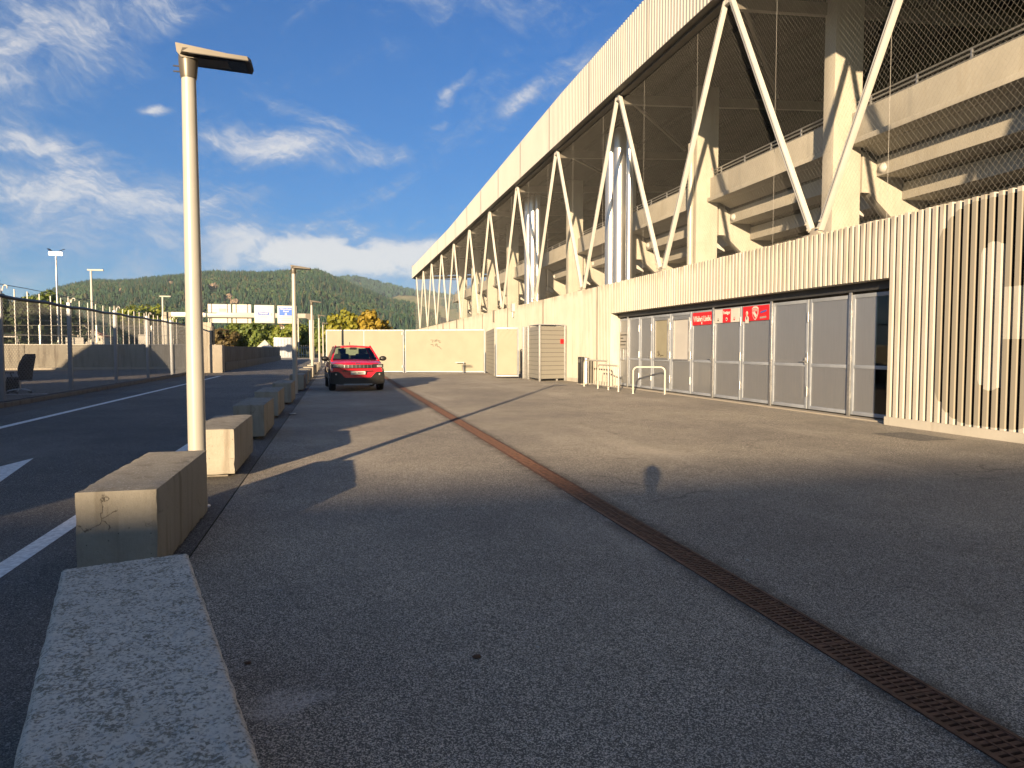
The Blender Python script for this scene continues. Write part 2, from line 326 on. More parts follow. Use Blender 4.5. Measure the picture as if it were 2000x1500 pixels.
# ------------------------------------------------------------------ mesh helper
ORG = {}
class MB:
    def __init__(s): s.v = []; s.f = []; s.mi = []; s.cur = 0
    def add(s, vs, fs):
        o = len(s.v); s.v += [tuple(x) for x in vs]
        for f in fs: s.f.append(tuple(o + i for i in f)); s.mi.append(s.cur)
        return s
    def box(s, a, c):
        (x0, y0, z0), (x1, y1, z1) = a, c
        return s.add([(x0, y0, z0), (x1, y0, z0), (x1, y1, z0), (x0, y1, z0), (x0, y0, z1), (x1, y0, z1), (x1, y1, z1), (x0, y1, z1)],
                     [(3, 2, 1, 0), (4, 5, 6, 7), (0, 1, 5, 4), (1, 2, 6, 5), (2, 3, 7, 6), (3, 0, 4, 7)])
    def beam(s, p, q, w, h, up=(0, 0, 1)):
        p, q = Vector(p), Vector(q); d = (q - p).normalized(); u = Vector(up)
        sx = d.cross(u); sx = sx.normalized() if sx.length > 1e-4 else Vector((1, 0, 0)); uu = sx.cross(d)
        vs = []
        for e in (p, q):
            for (i, j) in ((-1, -1), (1, -1), (1, 1), (-1, 1)): vs.append(e + sx * (w / 2 * i) + uu * (h / 2 * j))
        return s.add(vs, [(3, 2, 1, 0), (4, 5, 6, 7), (0, 1, 5, 4), (1, 2, 6, 5), (2, 3, 7, 6), (3, 0, 4, 7)])
    def tube(s, pts, r, n=8, caps=True):
        pts = [Vector(p) for p in pts]; rs = r if isinstance(r, (list, tuple)) else [r] * len(pts)
        o = len(s.v); ref = None
        for i, p in enumerate(pts):
            a = pts[max(0, i - 1)]; c = pts[min(len(pts) - 1, i + 1)]; d = (c - a).normalized()
            if ref is None:
                ref = d.cross(Vector((0, 0, 1)))
                if ref.length < 1e-3: ref = Vector((1, 0, 0))
            ref = (ref - d * ref.dot(d)).normalized(); bb = d.cross(ref)
            for k in range(n):
                an = 2 * math.pi * k / n; s.v.append(tuple(p + (ref * math.cos(an) + bb * math.sin(an)) * rs[i]))
        for i in range(len(pts) - 1):
            for k in range(n):
                k2 = (k + 1) % n; s.f.append((o + i * n + k, o + i * n + k2, o + (i + 1) * n + k2, o + (i + 1) * n + k)); s.mi.append(s.cur)
        if caps:
            s.f.append(tuple(o + k for k in reversed(range(n)))); s.mi.append(s.cur)
            s.f.append(tuple(o + (len(pts) - 1) * n + k for k in range(n))); s.mi.append(s.cur)
        return s
    def lathe(s, prof, n=16, c=(0, 0, 0), axis='z'):
        o = len(s.v)
        for (r, h) in prof:
            for k in range(n):
                a = 2 * math.pi * k / n; x, y = r * math.cos(a), r * math.sin(a)
                v = {'z': (x, y, h), 'x': (h, x, y), 'y': (y, h, x)}[axis]
                s.v.append((v[0] + c[0], v[1] + c[1], v[2] + c[2]))
        for i in range(len(prof) - 1):
            for k in range(n):
                k2 = (k + 1) % n; s.f.append((o + i * n + k, o + i * n + k2, o + (i + 1) * n + k2, o + (i + 1) * n + k)); s.mi.append(s.cur)
        s.f.append(tuple(o + k for k in reversed(range(n)))); s.mi.append(s.cur)
        s.f.append(tuple(o + (len(prof) - 1) * n + k for k in range(n))); s.mi.append(s.cur)
        return s
    def prism(s, poly, axis, a, c):
        n = len(poly); f = {'x': lambda p, k: (k, p[0], p[1]), 'y': lambda p, k: (p[0], k, p[1]), 'z': lambda p, k: (p[0], p[1], k)}[axis]
        return s.add([f(p, a) for p in poly] + [f(p, c) for p in poly],
                     [tuple(reversed(range(n))), tuple(range(n, 2 * n))] + [(i, (i + 1) % n, n + (i + 1) % n, n + i) for i in range(n)])
    def ball(s, c, r, n=12, sc=(1, 1, 1)):
        prof = [(max(1e-4, r * math.sin(math.pi * i / (n // 2))), -r * math.cos(math.pi * i / (n // 2))) for i in range(n // 2 + 1)]
        o = len(s.v); s.lathe(prof, n, (0, 0, 0))
        for i in range(o, len(s.v)): s.v[i] = tuple(s.v[i][k] * sc[k] + c[k] for k in range(3))
        return s
    def build(s, name, mats, parent=None, smooth=True, bevel=0., local=False, kind=None, recalc=True):
        org = Vector((0, 0, 0)) if (local or parent is None) else ORG.get(parent.name, Vector((0, 0, 0)))
        me = bpy.data.meshes.new(name); me.from_pydata([(x - org[0], y - org[1], z - org[2]) for x, y, z in s.v], [], s.f)
        for mm in (mats if isinstance(mats, (list, tuple)) else [mats]): me.materials.append(MATS[mm])
        if len(me.materials) > 1: me.polygons.foreach_set('material_index', s.mi)
        if bevel or recalc:
            bm = bmesh.new(); bm.from_mesh(me)
            if recalc: bmesh.ops.recalc_face_normals(bm, faces=bm.faces)
            if bevel:
                es = [e for e in bm.edges if len(e.link_faces) == 2 and e.calc_face_angle(0) > .5]
                bmesh.ops.bevel(bm, geom=es, offset=bevel, segments=2, affect='EDGES', profile=.6)
            bm.to_mesh(me); bm.free()
        if smooth: me.shade_smooth(); me.set_sharp_from_angle(angle=R(38))
        o = bpy.data.objects.new(name, me); COL.objects.link(o)
        if parent is not None: o.parent = parent; ORG[o.name] = org if not local else Vector((0, 0, 0))
        if kind: o['kind'] = kind
        return o

def thing(name, label, cat, loc=(0, 0, 0), rz=0., group=None):
    o = bpy.data.objects.new(name, None); o.empty_display_size = .2; COL.objects.link(o)
    o.location = loc; o.rotation_euler = (0, 0, rz); o['label'] = label; o['category'] = cat
    if group: o['group'] = group
    ORG[o.name] = Vector(loc)
    return o
def tag(o, label, cat, group=None):
    o['label'] = label; o['category'] = cat
    if group: o['group'] = group
    return o
def copy_tree(o, parent=None):
    c = o.copy(); COL.objects.link(c)
    if parent is not None: c.parent = parent
    for ch in list(o.children): copy_tree(ch, c)
    return c
def place(proto, first, loc, rz=0., label=None, group=None):
    o = proto if first else copy_tree(proto)
    o.location = loc; o.rotation_euler = (0, 0, rz)
    if label: o['label'] = label
    if group: o['group'] = group
    return o
def inst(me, name, parent, loc, rot=(0, 0, 0), scale=(1, 1, 1)):
    o = bpy.data.objects.new(name, me); COL.objects.link(o); o.parent = parent
    o.location = Vector(loc) - ORG[parent.name]; o.rotation_euler = rot; o.scale = scale
    ORG[o.name] = Vector(loc)
    return o
def struct(mb, name, mat, **kw): return mb.build(name, mat, kind='structure', **kw)
def lettering(body, size, mat, parent, mtx, name='lettering', ext=.004, align='CENTER', xs=1., bold=.012):
    cu = bpy.data.curves.new('t', 'FONT'); cu.body = body; cu.size = size; cu.extrude = ext; cu.offset = size * bold; cu.align_x = align; cu.align_y = 'CENTER'; cu.resolution_u = 3
    tmp = bpy.data.objects.new('t', cu); COL.objects.link(tmp)
    bpy.context.view_layer.update()
    me = bpy.data.meshes.new_from_object(tmp.evaluated_get(bpy.context.evaluated_depsgraph_get())); me.name = name
    bpy.data.objects.remove(tmp); bpy.data.curves.remove(cu)
    me.transform(Matrix.Diagonal((xs, 1, 1, 1))); me.materials.clear(); me.materials.append(MATS[mat])
    org = ORG.get(parent.name, Vector((0, 0, 0)))
    me.transform(Matrix.Translation(-org) @ mtx)
    o = bpy.data.objects.new(name, me); COL.objects.link(o); o.parent = parent
    return o
def face_mtx(origin, xdir, zdir=(0, 0, 1)):
    """text plane: local x along xdir, local y along zdir"""
    x = Vector(xdir).normalized(); y = Vector(zdir).normalized(); zz = x.cross(y)
    m = Matrix((x, y, zz)).transposed().to_4x4(); m.translation = Vector(origin); return m

#BODY
# ------------------------------------------------------------------ ground
def sheet(name, mat, x0, x1, y0, y1, z, nx=1, ny=1):
    mb = MB()
    mb.add([(x0, y0, z), (x1, y0, z), (x1, y1, z), (x0, y1, z)], [(0, 1, 2, 3)])
    return struct(mb, name, mat, smooth=False)
sheet('ground', 'meadow', -6000, 6000, -3000, 9000, -.03)
sheet('yard', 'asphalt_shoulder', -60, -7.72, -70, 52.2, 0)
sheet('road_shoulder', 'asphalt_shoulder', -7.7, -5.75, -70, 46, 0)
sheet('road', 'asphalt_road', -6.75, -.978, -70, 92, .004)
mb = MB()
for (x0, x1, y0, y1) in ((-.97, 2.16, -70, 60), (2.37, 10.25, -70, 60), (2.16, 2.37, -70, -2), (2.16, 2.37, 42, 60)): mb.add([(x0, y0, 0), (x1, y0, 0), (x1, y1, 0), (x0, y1, 0)], [(0, 1, 2, 3)])
struct(mb, 'forecourt', 'asphalt_forecourt', smooth=False)
sheet('expansion_joint', 'bitumen', -.98, -.968, -70, 60, -.006)
sheet('cross_road', 'pale_concrete', -60, 9, 92, 112, .0)
sheet('pavement', 'asphalt_shoulder', -.97, 9.8, 60, 92, .0)
mb = MB()
mb.add([(-5.86, -40, .008), (-5.70, -40, .008), (-5.70, 38.3, .008), (-5.86, 38.3, .008)], [(0, 1, 2, 3)])
struct(mb, 'edge_marking', 'white_marking', smooth=False)
for y0, y1 in ((-2, 6.55), (9.55, 12.6), (15.6, 18.6)):
    mb = MB(); mb.add([(-2.14, y0, .008), (-2.0, y0, .008), (-2.0, y1, .008), (-2.14, y1, .008)], [(0, 1, 2, 3)])
    struct(mb, 'centre_marking', 'white_marking', smooth=False)
mb = MB(); mb.add([(-3.76, 10.1, .008), (-4.10, 8.3, .008), (-3.83, 8.3, .008), (-3.83, 5.6, .008), (-3.68, 5.6, .008), (-3.68, 8.3, .008), (-3.42, 8.3, .008)], [(0, 1, 6), (2, 3, 4, 5)])
struct(mb, 'arrow_marking', 'white_marking', smooth=False)
for x0, x1, y in ((-11.2, -7.75, 24.4),):
    mb = MB(); mb.add([(x0, y, .005), (x1, y + .1, .005), (x1, y + .24, .005), (x0, y + .14, .005)], [(0, 1, 2, 3)])
    struct(mb, 'yard_marking', 'white_marking', smooth=False)
mb = MB(); mb.box((-7.98, -40, -.02), (-7.70, 43.6, .11)); struct(mb, 'kerb', 'old_concrete', bevel=.01)
mb = MB(); mb.box((-45, 52.6, -.02), (-8.2, 52.9, .14)); struct(mb, 'kerb', 'pale_concrete', bevel=.01)

# ------------------------------------------------------------------ hills
UU = 1370.
ridge_px = [(-900, 680), (-400, 655), (-100, 625), (20, 604), (60, 590), (95, 576), (140, 564), (190, 554), (230, 556), (270, 553), (310, 548), (350, 545), (390, 540), (430, 535), (455, 538), (480, 537), (510, 539), (540, 537), (575, 533), (600, 532), (622, 531), (645, 541), (670, 552), (700, 565), (730, 576), (754, 588), (810, 599), (900, 632), (1100, 668)]
ridge2_px = [(300, 640), (600, 560), (640, 549), (690, 546), (715, 551), (745, 557), (775, 564), (800, 570), (830, 574), (900, 585), (1200, 620)]
FW = co.matrix_basis.to_3x3() @ Vector((0, 0, -1)); RT = co.matrix_basis.to_3x3() @ Vector((1, 0, 0)); UP = co.matrix_basis.to_3x3() @ Vector((0, 1, 0))
def bearing(u):
    a = math.atan((u - 1000) / UU) + R(14.039); return Vector((math.sin(a), math.cos(a), 0)), a
def elev(u, v):
    d = FW + RT * ((u - 1000) / UU) + UP * ((750 - v) / UU); return d.z / math.hypot(d.x, d.y)
class Hill:
    def __init__(s, px, d0, d1, amp):
        s.u = np.array([p[0] for p in px], float); s.e = np.array([elev(*p) for p in px]); s.d0, s.d1, s.amp = d0, d1, amp
    def at(s, u, t):
        """t 0 foot .. 1 ridge .. 1.6 behind"""
        dvec, _ = bearing(u); d = s.d0 + (s.d1 - s.d0) * t
        hr = float(np.interp(u, s.u, s.e)) * (d if t <= 1 else s.d1) + 1.4
        sh = (math.sin(t * math.pi / 2) ** .9) if t <= 1 else max(0., 1 - (t - 1) * 1.3)
        p = dvec * d
        nz = mnoise.fractal(Vector((p.x, p.y, 0)) / 260., 1.0, 2.0, 4) * s.amp * math.sin(math.pi * min(1, max(0, t)) ** .8)
        return Vector((p.x, p.y, hr * sh + nz - 2))
    def mesh(s, name, mat, u0, u1, du, nt, maxt=1.5):
        us = np.arange(u0, u1 + 1, du); ts = np.linspace(0, maxt, nt); mb = MB()
        for u in us:
            for tt in ts: mb.v.append(tuple(s.at(u, tt)))
        for i in range(len(us) - 1):
            for j in range(nt - 1):
                a = i * nt + j; mb.f.append((a, a + nt, a + nt + 1, a + 1)); mb.mi.append(0)
        o = struct(mb, name, mat, recalc=False); o.data.shade_smooth(); return o
H1 = Hill(ridge_px, 900, 2300, 16); H2 = Hill(ridge2_px, 2600, 4300, 45)
H1.mesh('hill', 'hill_soil', -900, 1100, 8, 40); H2.mesh('hill', 'far_meadow', 300, 1200, 10, 26)
def in_clear(u, t):
    """cliffs and clearings on the near hill"""
    for (cu, ct, ru, rt_) in ((338, .80, 8, .04), (328, .70, 6, .03), (420, .58, 11, .035), (450, .47, 10, .03), (462, .41, 11, .025), (472, .35, 8, .022), (240, .60, 5, .025), (128, .62, 32, .03), (150, .50, 36, .035)):
        a = min(((u - cu) / ru) ** 2 + ((t - ct + o_) / (rt_ * 1.15)) ** 2 for o_ in (0, .025, .05))
        if a < 1 + .5 * mnoise.noise(Vector((u / 6., t * 30, 0))): return True
    return False
def cone_forest(name, pts, label):
    """pts: (position, height, radius, kind, material) ; conifers as two-tier cones, broadleaves as lumpy ovals"""
    V = []; F = []; MI = []
    for (p, h, r, kind, mi) in pts:
        o = len(V); k = 5; a0 = random.random() * 6.28
        if kind == 0:
            for (zz, rr) in ((.08, 1.), (.45, .62)):
                for i in range(k):
                    a = a0 + i * 6.283 / k; q = rr * r * random.uniform(.75, 1.2); V.append((p[0] + q * math.cos(a), p[1] + q * math.sin(a), p[2] + h * (zz + random.uniform(-.03, .03))))
            V.append((p[0], p[1], p[2] + h))
            for i in range(k):
                j = (i + 1) % k
                F += [(o + i, o + j, o + k + j), (o + i, o + k + j, o + k + i), (o + k + i, o + k + j, o + 2 * k)]; MI += [mi] * 3
        else:
            for (zz, rr) in ((.1, .55), (.42, 1.), (.8, .72)):
                for i in range(k):
                    a = a0 + i * 6.283 / k; q = rr * r * random.uniform(.7, 1.25); V.append((p[0] + q * math.cos(a), p[1] + q * math.sin(a), p[2] + h * (zz + random.uniform(-.06, .06))))
            V.append((p[0], p[1], p[2] + h))
            for i in range(k):
                j = (i + 1) % k
                F += [(o + i, o + j, o + k + j), (o + i, o + k + j, o + k + i), (o + k + i, o + k + j, o + 2 * k + j), (o + k + i, o + 2 * k + j, o + 2 * k + i), (o + 2 * k + i, o + 2 * k + j, o + 3 * k)]; MI += [mi] * 5
    me = bpy.data.meshes.new(name); me.from_pydata(V, [], F)
    for c in 'abcde': me.materials.append(MATS['forest_' + c])
    me.polygons.foreach_set('material_index', MI)
    o = bpy.data.objects.new(name, me); COL.objects.link(o); o['kind'] = 'stuff'; o['label'] = label
    return o
pts = []
while len(pts) < 27000:
    u = random.uniform(-120, 860); tt = random.random() ** .85 * 1.06
    if in_clear(u, tt): continue
    if u > 640 and random.random() < .2: continue
    p = H1.at(u, tt); g = mnoise.noise(Vector((p.x, p.y, 5)) / 170.); con = g + random.uniform(-.35, .35) > -.06
    mi = random.choice((0, 0, 1, 1, 4, 3)) if con else random.choice((1, 1, 2, 2, 3, 1))
    h = random.uniform(11, 20) if con else random.uniform(8, 14)
    pts.append((p, h, random.uniform(2.7, 4.0) if con else random.uniform(3.6, 6.0), 0 if con else 1, mi))
cone_forest('forest', pts, 'dark mixed forest covering the ridge behind the road')
pts = []
while len(pts) < 1500:
    u = random.uniform(600, 900); tt = random.random() * 1.02
    p = H2.at(u, tt); g = mnoise.noise(Vector((p.x, p.y, 9)) / 330.)
    if tt < .9 and g < .05: continue
    pts.append((p, random.uniform(18, 34), random.uniform(6, 10), random.choice((0, 1)), random.choice((0, 1, 4))))
cone_forest('forest', pts, 'tree clumps on the pale meadows of the farther hill')
# bare rock showing through the trees
mb = MB()
for (cu, ct, ru, rt_) in ((338, .80, 8, .04), (328, .70, 6, .03), (420, .58, 11, .035), (450, .47, 10, .03), (462, .41, 11, .025), (472, .35, 8, .022), (240, .60, 5, .025)):
    n0 = 15; o = len(mb.v)
    for i in range(n0):
        for j in range(n0):
            a, c2 = i / (n0 - 1) * 2 - 1, j / (n0 - 1) * 2 - 1
            q = H1.at(cu + a * ru * 1.05, ct + c2 * rt_ * 1.05); dv, _ = bearing(cu)
            nn = mnoise.noise(Vector((cu + a * 7, c2 * 4, 3))) * 5; e = max(0., 1 - (a * a + c2 * c2))
            q = q - dv * (4 * e ** .5 + nn * e) + Vector((0, 0, 10 * e ** .5 - 2 + nn)); mb.v.append(tuple(q))
    for i in range(n0 - 1):
        for j in range(n0 - 1):
            aa, cc = (i + .5) / (n0 - 1) * 2 - 1, (j + .5) / (n0 - 1) * 2 - 1
            if aa * aa + cc * cc < .75 + .9 * mnoise.noise(Vector((aa * 1.7 + cu, cc * 1.7, ct * 9))): mb.f.append((o + i * n0 + j, o + i * n0 + j + 1, o + (i + 1) * n0 + j + 1, o + (i + 1) * n0 + j)); mb.mi.append(0)
struct(mb, 'cliff', 'cliff')

# ------------------------------------------------------------------ stadium
X0 = 9.9; P = 7.33; YB0 = 13.12; YT0 = 16.76; YE = 92.8
ST = thing('stadium', 'long concrete stadium with ribbed wall, white steel braces and pale corrugated roof edge', 'stadium', (X0, 10, 0))
DY0, DY1, DZ = 10.86, 24.32, 2.70
mb = MB()
mb.box((X0, -14, 0), (10.25, DY0, 3.78)); mb.box((X0, DY0, DZ), (10.25, DY1, 3.78)); mb.box((X0, DY1, 0), (10.25, YE, 3.78))
mb.box((9.80, -14, -.02), (X0, DY0, .15)); mb.box((9.80, DY1, -.02), (X0, YE, .15))
mb.box((10.25, DY0, 2.55), (10.6, DY1, 3.4))
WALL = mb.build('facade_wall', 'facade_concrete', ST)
def rib_mesh(z0, z1):
    mb = MB(); x0, x1 = 9.828 - X0, .002
    w0, w1 = .0385, .047
    mb.add([(x1, -w1, z0), (x0, -w0, z0), (x0, w0, z0), (x1, w1, z0), (x1, -w1, z1), (x0, -w0, z1), (x0, w0, z1), (x1, w1, z1)],
           [(0, 1, 5, 4), (1, 2, 6, 5), (2, 3, 7, 6), (4, 5, 6, 7), (3, 2, 1, 0)])
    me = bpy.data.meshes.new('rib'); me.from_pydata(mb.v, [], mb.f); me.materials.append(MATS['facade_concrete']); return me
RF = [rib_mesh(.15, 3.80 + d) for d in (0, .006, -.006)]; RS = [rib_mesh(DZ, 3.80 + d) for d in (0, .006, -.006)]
pitch = .1525; k = 0; y = 7.6; far = MB()
def joined_rib(mb, me, y):
    mb.add([(v.co.x + X0, v.co.y + y, v.co.z) for v in me.vertices], [tuple(p.vertices) for p in me.polygons])
nr = 0
while y < YE - .1:
    me = (RS if DY0 + .03 < y < DY1 - .03 else RF)[random.choice((0, 0, 1, 2))]
    if nr < 300: inst(me, 'rib', WALL, (X0, y + random.uniform(-.002, .002), 0)); nr += 1
    else: joined_rib(far, me, y)
    y += pitch
y = 7.6 - pitch
while y > -13.8: joined_rib(far, RF[0], y); y -= pitch
far.build('rib_far', 'facade_concrete', WALL, kind='stuff', recalc=False, smooth=False)
# brackets and little lamp on the far wall
# braces
def brace(y0, y1):
    mb = MB(); p, q = Vector((9.985, y0, 3.92)), Vector((9.985, y1, 10.50)); mb.beam(p, q, .105, .13, (1, 0, 0))
    o = mb.build('brace', 'cream_steel', ST, bevel=.012)
    d = (q - p).normalized(); s = Vector((0, d.z, -d.y))
    mb = MB()
    for sg in (-1,): mb.beam(p + d * .25 + Vector((-.066, 0, 0)), q - d * .25 + Vector((-.066, 0, 0)), .012, .004, (1, 0, 0))
    mb.build('seam', 'dark_steel', o)
for k in range(-3, 11):
    yb, yt = YB0 + P * k, YT0 + P * k
    if yb > YE + .5: break
    brace(yb + .13, yt - .10)
    if k < 10: brace(yb + P - .13, yt + .10)
    mb = MB(); mb.box((9.86, yb - .28, 3.782), (10.12, yb + .28, 3.84)); mb.box((9.93, yb - .14, 3.84), (10.04, yb + .14, 3.98))
    for sy in (-1, 1):
        for zz in (3.95, 4.08): mb.tube([(9.87, yb + sy * (.16 + (zz - 3.95) * .5), zz), (9.91, yb + sy * (.16 + (zz - 3.95) * .5), zz)], .022, 8)
    mb.build('brace_shoe', 'pale_concrete', ST, bevel=.006)
    mb = MB(); mb.box((9.93, yt - .15, 10.34), (10.04, yt + .15, 10.60)); mb.build('brace_head', 'cream_steel', ST, bevel=.006)
# net of diagonal steel wires between wall and roof
mb = MB()
def wires(mb, x, y0, y1, z0, z1, dy, slope, r):
    h = z1 - z0; run = h / slope
    yy = y0 - run
    while yy < y1:
        for sg, xx in ((1, x), (-1, x + r * 1.5)):
            a, c = (yy, yy + run) if sg > 0 else (yy + run, yy)
            za, zc = z0, z1; ya, yc = a, c
            for lim, lo in ((y0, True), (y1, False)):
                if (ya < lim) == lo and (yc < lim) == lo and ya != lim: ya = None; break
                if (ya < lim) == lo: f = (lim - ya) / (yc - ya); za, ya = za + (zc - za) * f, lim
                elif (yc < lim) == lo: f = (lim - ya) / (yc - ya); zc, yc = za + (zc - za) * f, lim
            if ya is None: continue
            o = len(mb.v)
            for (Y, Z) in ((ya, za), (yc, zc)):
                mb.v += [(xx - r, Y, Z), (xx + r * .6, Y - r, Z), (xx + r * .6, Y + r, Z)]
            for i in range(3): mb.f.append((o + i, o + (i + 1) % 3, o + 3 + (i + 1) % 3, o + 3 + i)); mb.mi.append(0)
        yy += dy
wires(mb, 10.125, -9, YE - .2, 3.79, 10.56, .107, 1.27, .00115)
mb.build('safety_net', 'net_wire', ST, kind='stuff', recalc=False, smooth=False)
mb = MB()
for k in range(-3, 11):
    for o_ in (1.75, 5.5): mb.tube([(10.13, YB0 + P * k + o_, 3.79), (10.13, YB0 + P * k + o_, 10.56)], .004, 4, False)
mb.build('net_cable', 'net_wire', ST, kind='stuff', recalc=False)
# roof edge cladding
def ftop(y): return float(np.interp(y, [-14, 30, 62, 94], [12.55, 12.62, 11.98, 12.06]))
mb = MB(); y = -14.; pv = []
while y < YE:
    for (dy, xx) in ((0, 9.72), (.085, 9.72), (.10, 9.80), (.17, 9.80)): pv.append((xx, y + dy))
    y += .19
for i, (xx, yy) in enumerate(pv): mb.v += [(xx, yy, 10.58), (xx, yy, ftop(yy))]
for i in range(len(pv) - 1): mb.f.append((2 * i, 2 * i + 1, 2 * i + 3, 2 * i + 2)); mb.mi.append(0)
mb.box((9.81, -14, 10.60), (9.86, YE, 11.9)); mb.box((9.76, YE, 10.58), (12.5, YE + .06, 12.06))
mb.build('roof_fascia', 'fascia_metal', ST, recalc=False, smooth=False)
mb = MB(); mb.box((9.70, -14, 10.555), (9.95, YE, 10.578)); mb.build('drip_edge', 'roof_steel', ST)
mb = MB(); mb.box((9.83, YE + .1, 12.1), (10.0, YE + .4, 12.3)); mb.tube([(9.72, YE + .3, 12.2), (9.9, YE + .3, 12.2)], .09, 8); mb.build('corner_lamp', 'galvanised', ST)
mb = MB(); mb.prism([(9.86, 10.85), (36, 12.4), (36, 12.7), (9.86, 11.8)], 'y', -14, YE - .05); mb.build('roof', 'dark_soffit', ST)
mb = MB(); mb.box((9.95, -14, 10.48), (10.2, YE - .05, 10.80)); mb.build('edge_beam', 'roof_steel', ST)
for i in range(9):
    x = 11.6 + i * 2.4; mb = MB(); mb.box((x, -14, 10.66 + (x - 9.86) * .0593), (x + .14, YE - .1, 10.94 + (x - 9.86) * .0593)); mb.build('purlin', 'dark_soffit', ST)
for k in range(-3, 11):
    y = YT0 + P * k; mb = MB(); mb.beam((10.1, y, 10.36), (34, y, 11.7), .16, .32); mb.build('roof_beam', 'roof_steel', ST)
    mb = MB(); mb.beam((10.4, y, 10.42), (16.5, y + P, 11.0), .1, .1); mb.build('wind_brace', 'roof_steel', ST)
# columns, rakers, stand
for k in range(-3, 9):
    y = YT0 - .24 + P * k
    mb = MB(); mb.box((12.9, y - .2, 0), (13.77, y + .24, 10.98)); c = mb.build('column', 'column_concrete', ST, bevel=.02)
    mb = MB(); mb.tube([(13.5, y - .206, 8.02), (13.5, y - .19, 8.02)], .045, 12); mb.build('tie_hole', 'plaster_pink', c)
    mb = MB(); mb.prism([(13.85, 6.72), (14.25, 6.5), (15.55, 5.93), (30, -1.0), (30, -2.6), (15.0, 4.85), (14.1, 5.62), (13.85, 5.62)], 'y', y - .17, y + .17); mb.build('raker', 'column_concrete', ST, bevel=.015)
    mb = MB(); mb.tube([(14.35, y - .30, 6.25), (14.35, y - .17, 6.25)], .05, 8); mb.ball((14.35, y - .40, 6.25), .15, 12); mb.build('wall_lamp', 'sign_white', ST)
    mb = MB(); mb.box((13.45, y + .2, 6.93), (13.86, y + P - .2, 7.68)); mb.box((13.33, y + .2, 6.80), (13.86, y + P - .2, 6.94)); mb.build('parapet_beam', 'column_concrete', ST, bevel=.012)
    mb = MB()
    for zz in (7.76, 7.87, 7.98): mb.tube([(13.6, y + .2, zz), (13.6, y + P - .2, zz)], .022, 6)
    for i in range(5): mb.box((13.58, y + .6 + i * 1.5, 7.66), (13.62, y + .64 + i * 1.5, 7.98))
    mb.build('railing', 'galvanised', ST)
    for i in range(9):
        x = 14.3 + i * .85; z = 6.53 - i * .58
        mb = MB(); mb.prism([(x, z), (x + .15, z), (x + .15, z - .34), (x + .86, z - .34), (x + .86, z - .46), (x, z - .46)], 'y', y + .19, y + P - .18); mb.build('step_beam', 'column_concrete', ST, bevel=.008)
    mb = MB(); mb.prism([(13.86, 6.96), (13.86, 6.80), (14.3, 6.62), (14.3, 6.78)], 'y', y + .19, y + P - .18); mb.build('walkway_slab', 'column_concrete', ST)
    mb = MB(); mb.prism([(13.95, 5.35), (14.5, 5.12), (14.5, 5.18), (14.2, 5.42), (13.95, 5.45)], 'y', y + .5, y + 1.0); mb.tube([(14.15, y + .75, 5.4), (14.15, y + .75, 6.1)], .03, 6); mb.build('floodlight', 'sign_white', ST)
mb = MB(); mb.prism([(14.4, 6.55), (30, -4.1), (30, -3.8), (14.4, 6.9)], 'y', -12, 75.5); mb.build('stand_slab', 'wall_concrete', ST)
# air ducts in front of three columns
for (yy, grp) in ((28.75, ((0, .25), (.75, .27), (1.55, .14))), (42.2, ((0, .25), (.75, .27), (1.45, .14)))):
    for (dy, r) in grp:
        mb = MB(); mb.tube([(11.6 + dy * .12, yy - dy, 3.0), (11.6 + dy * .12, yy - dy, 10.6)], r, 16)
        for zz in (4.6, 6.1, 7.6, 9.1): mb.tube([(11.6 + dy * .12, yy - dy, zz), (11.6 + dy * .12, yy - dy, zz + .03)], r + .012, 16)
        mb.build('air_duct', 'duct_metal', ST)
mb = MB(); mb.tube([(12.72, 23.75, 3.0), (12.72, 23.75, 8.9)], .12, 12); mb.build('drain_pipe', 'rail_paint', ST)
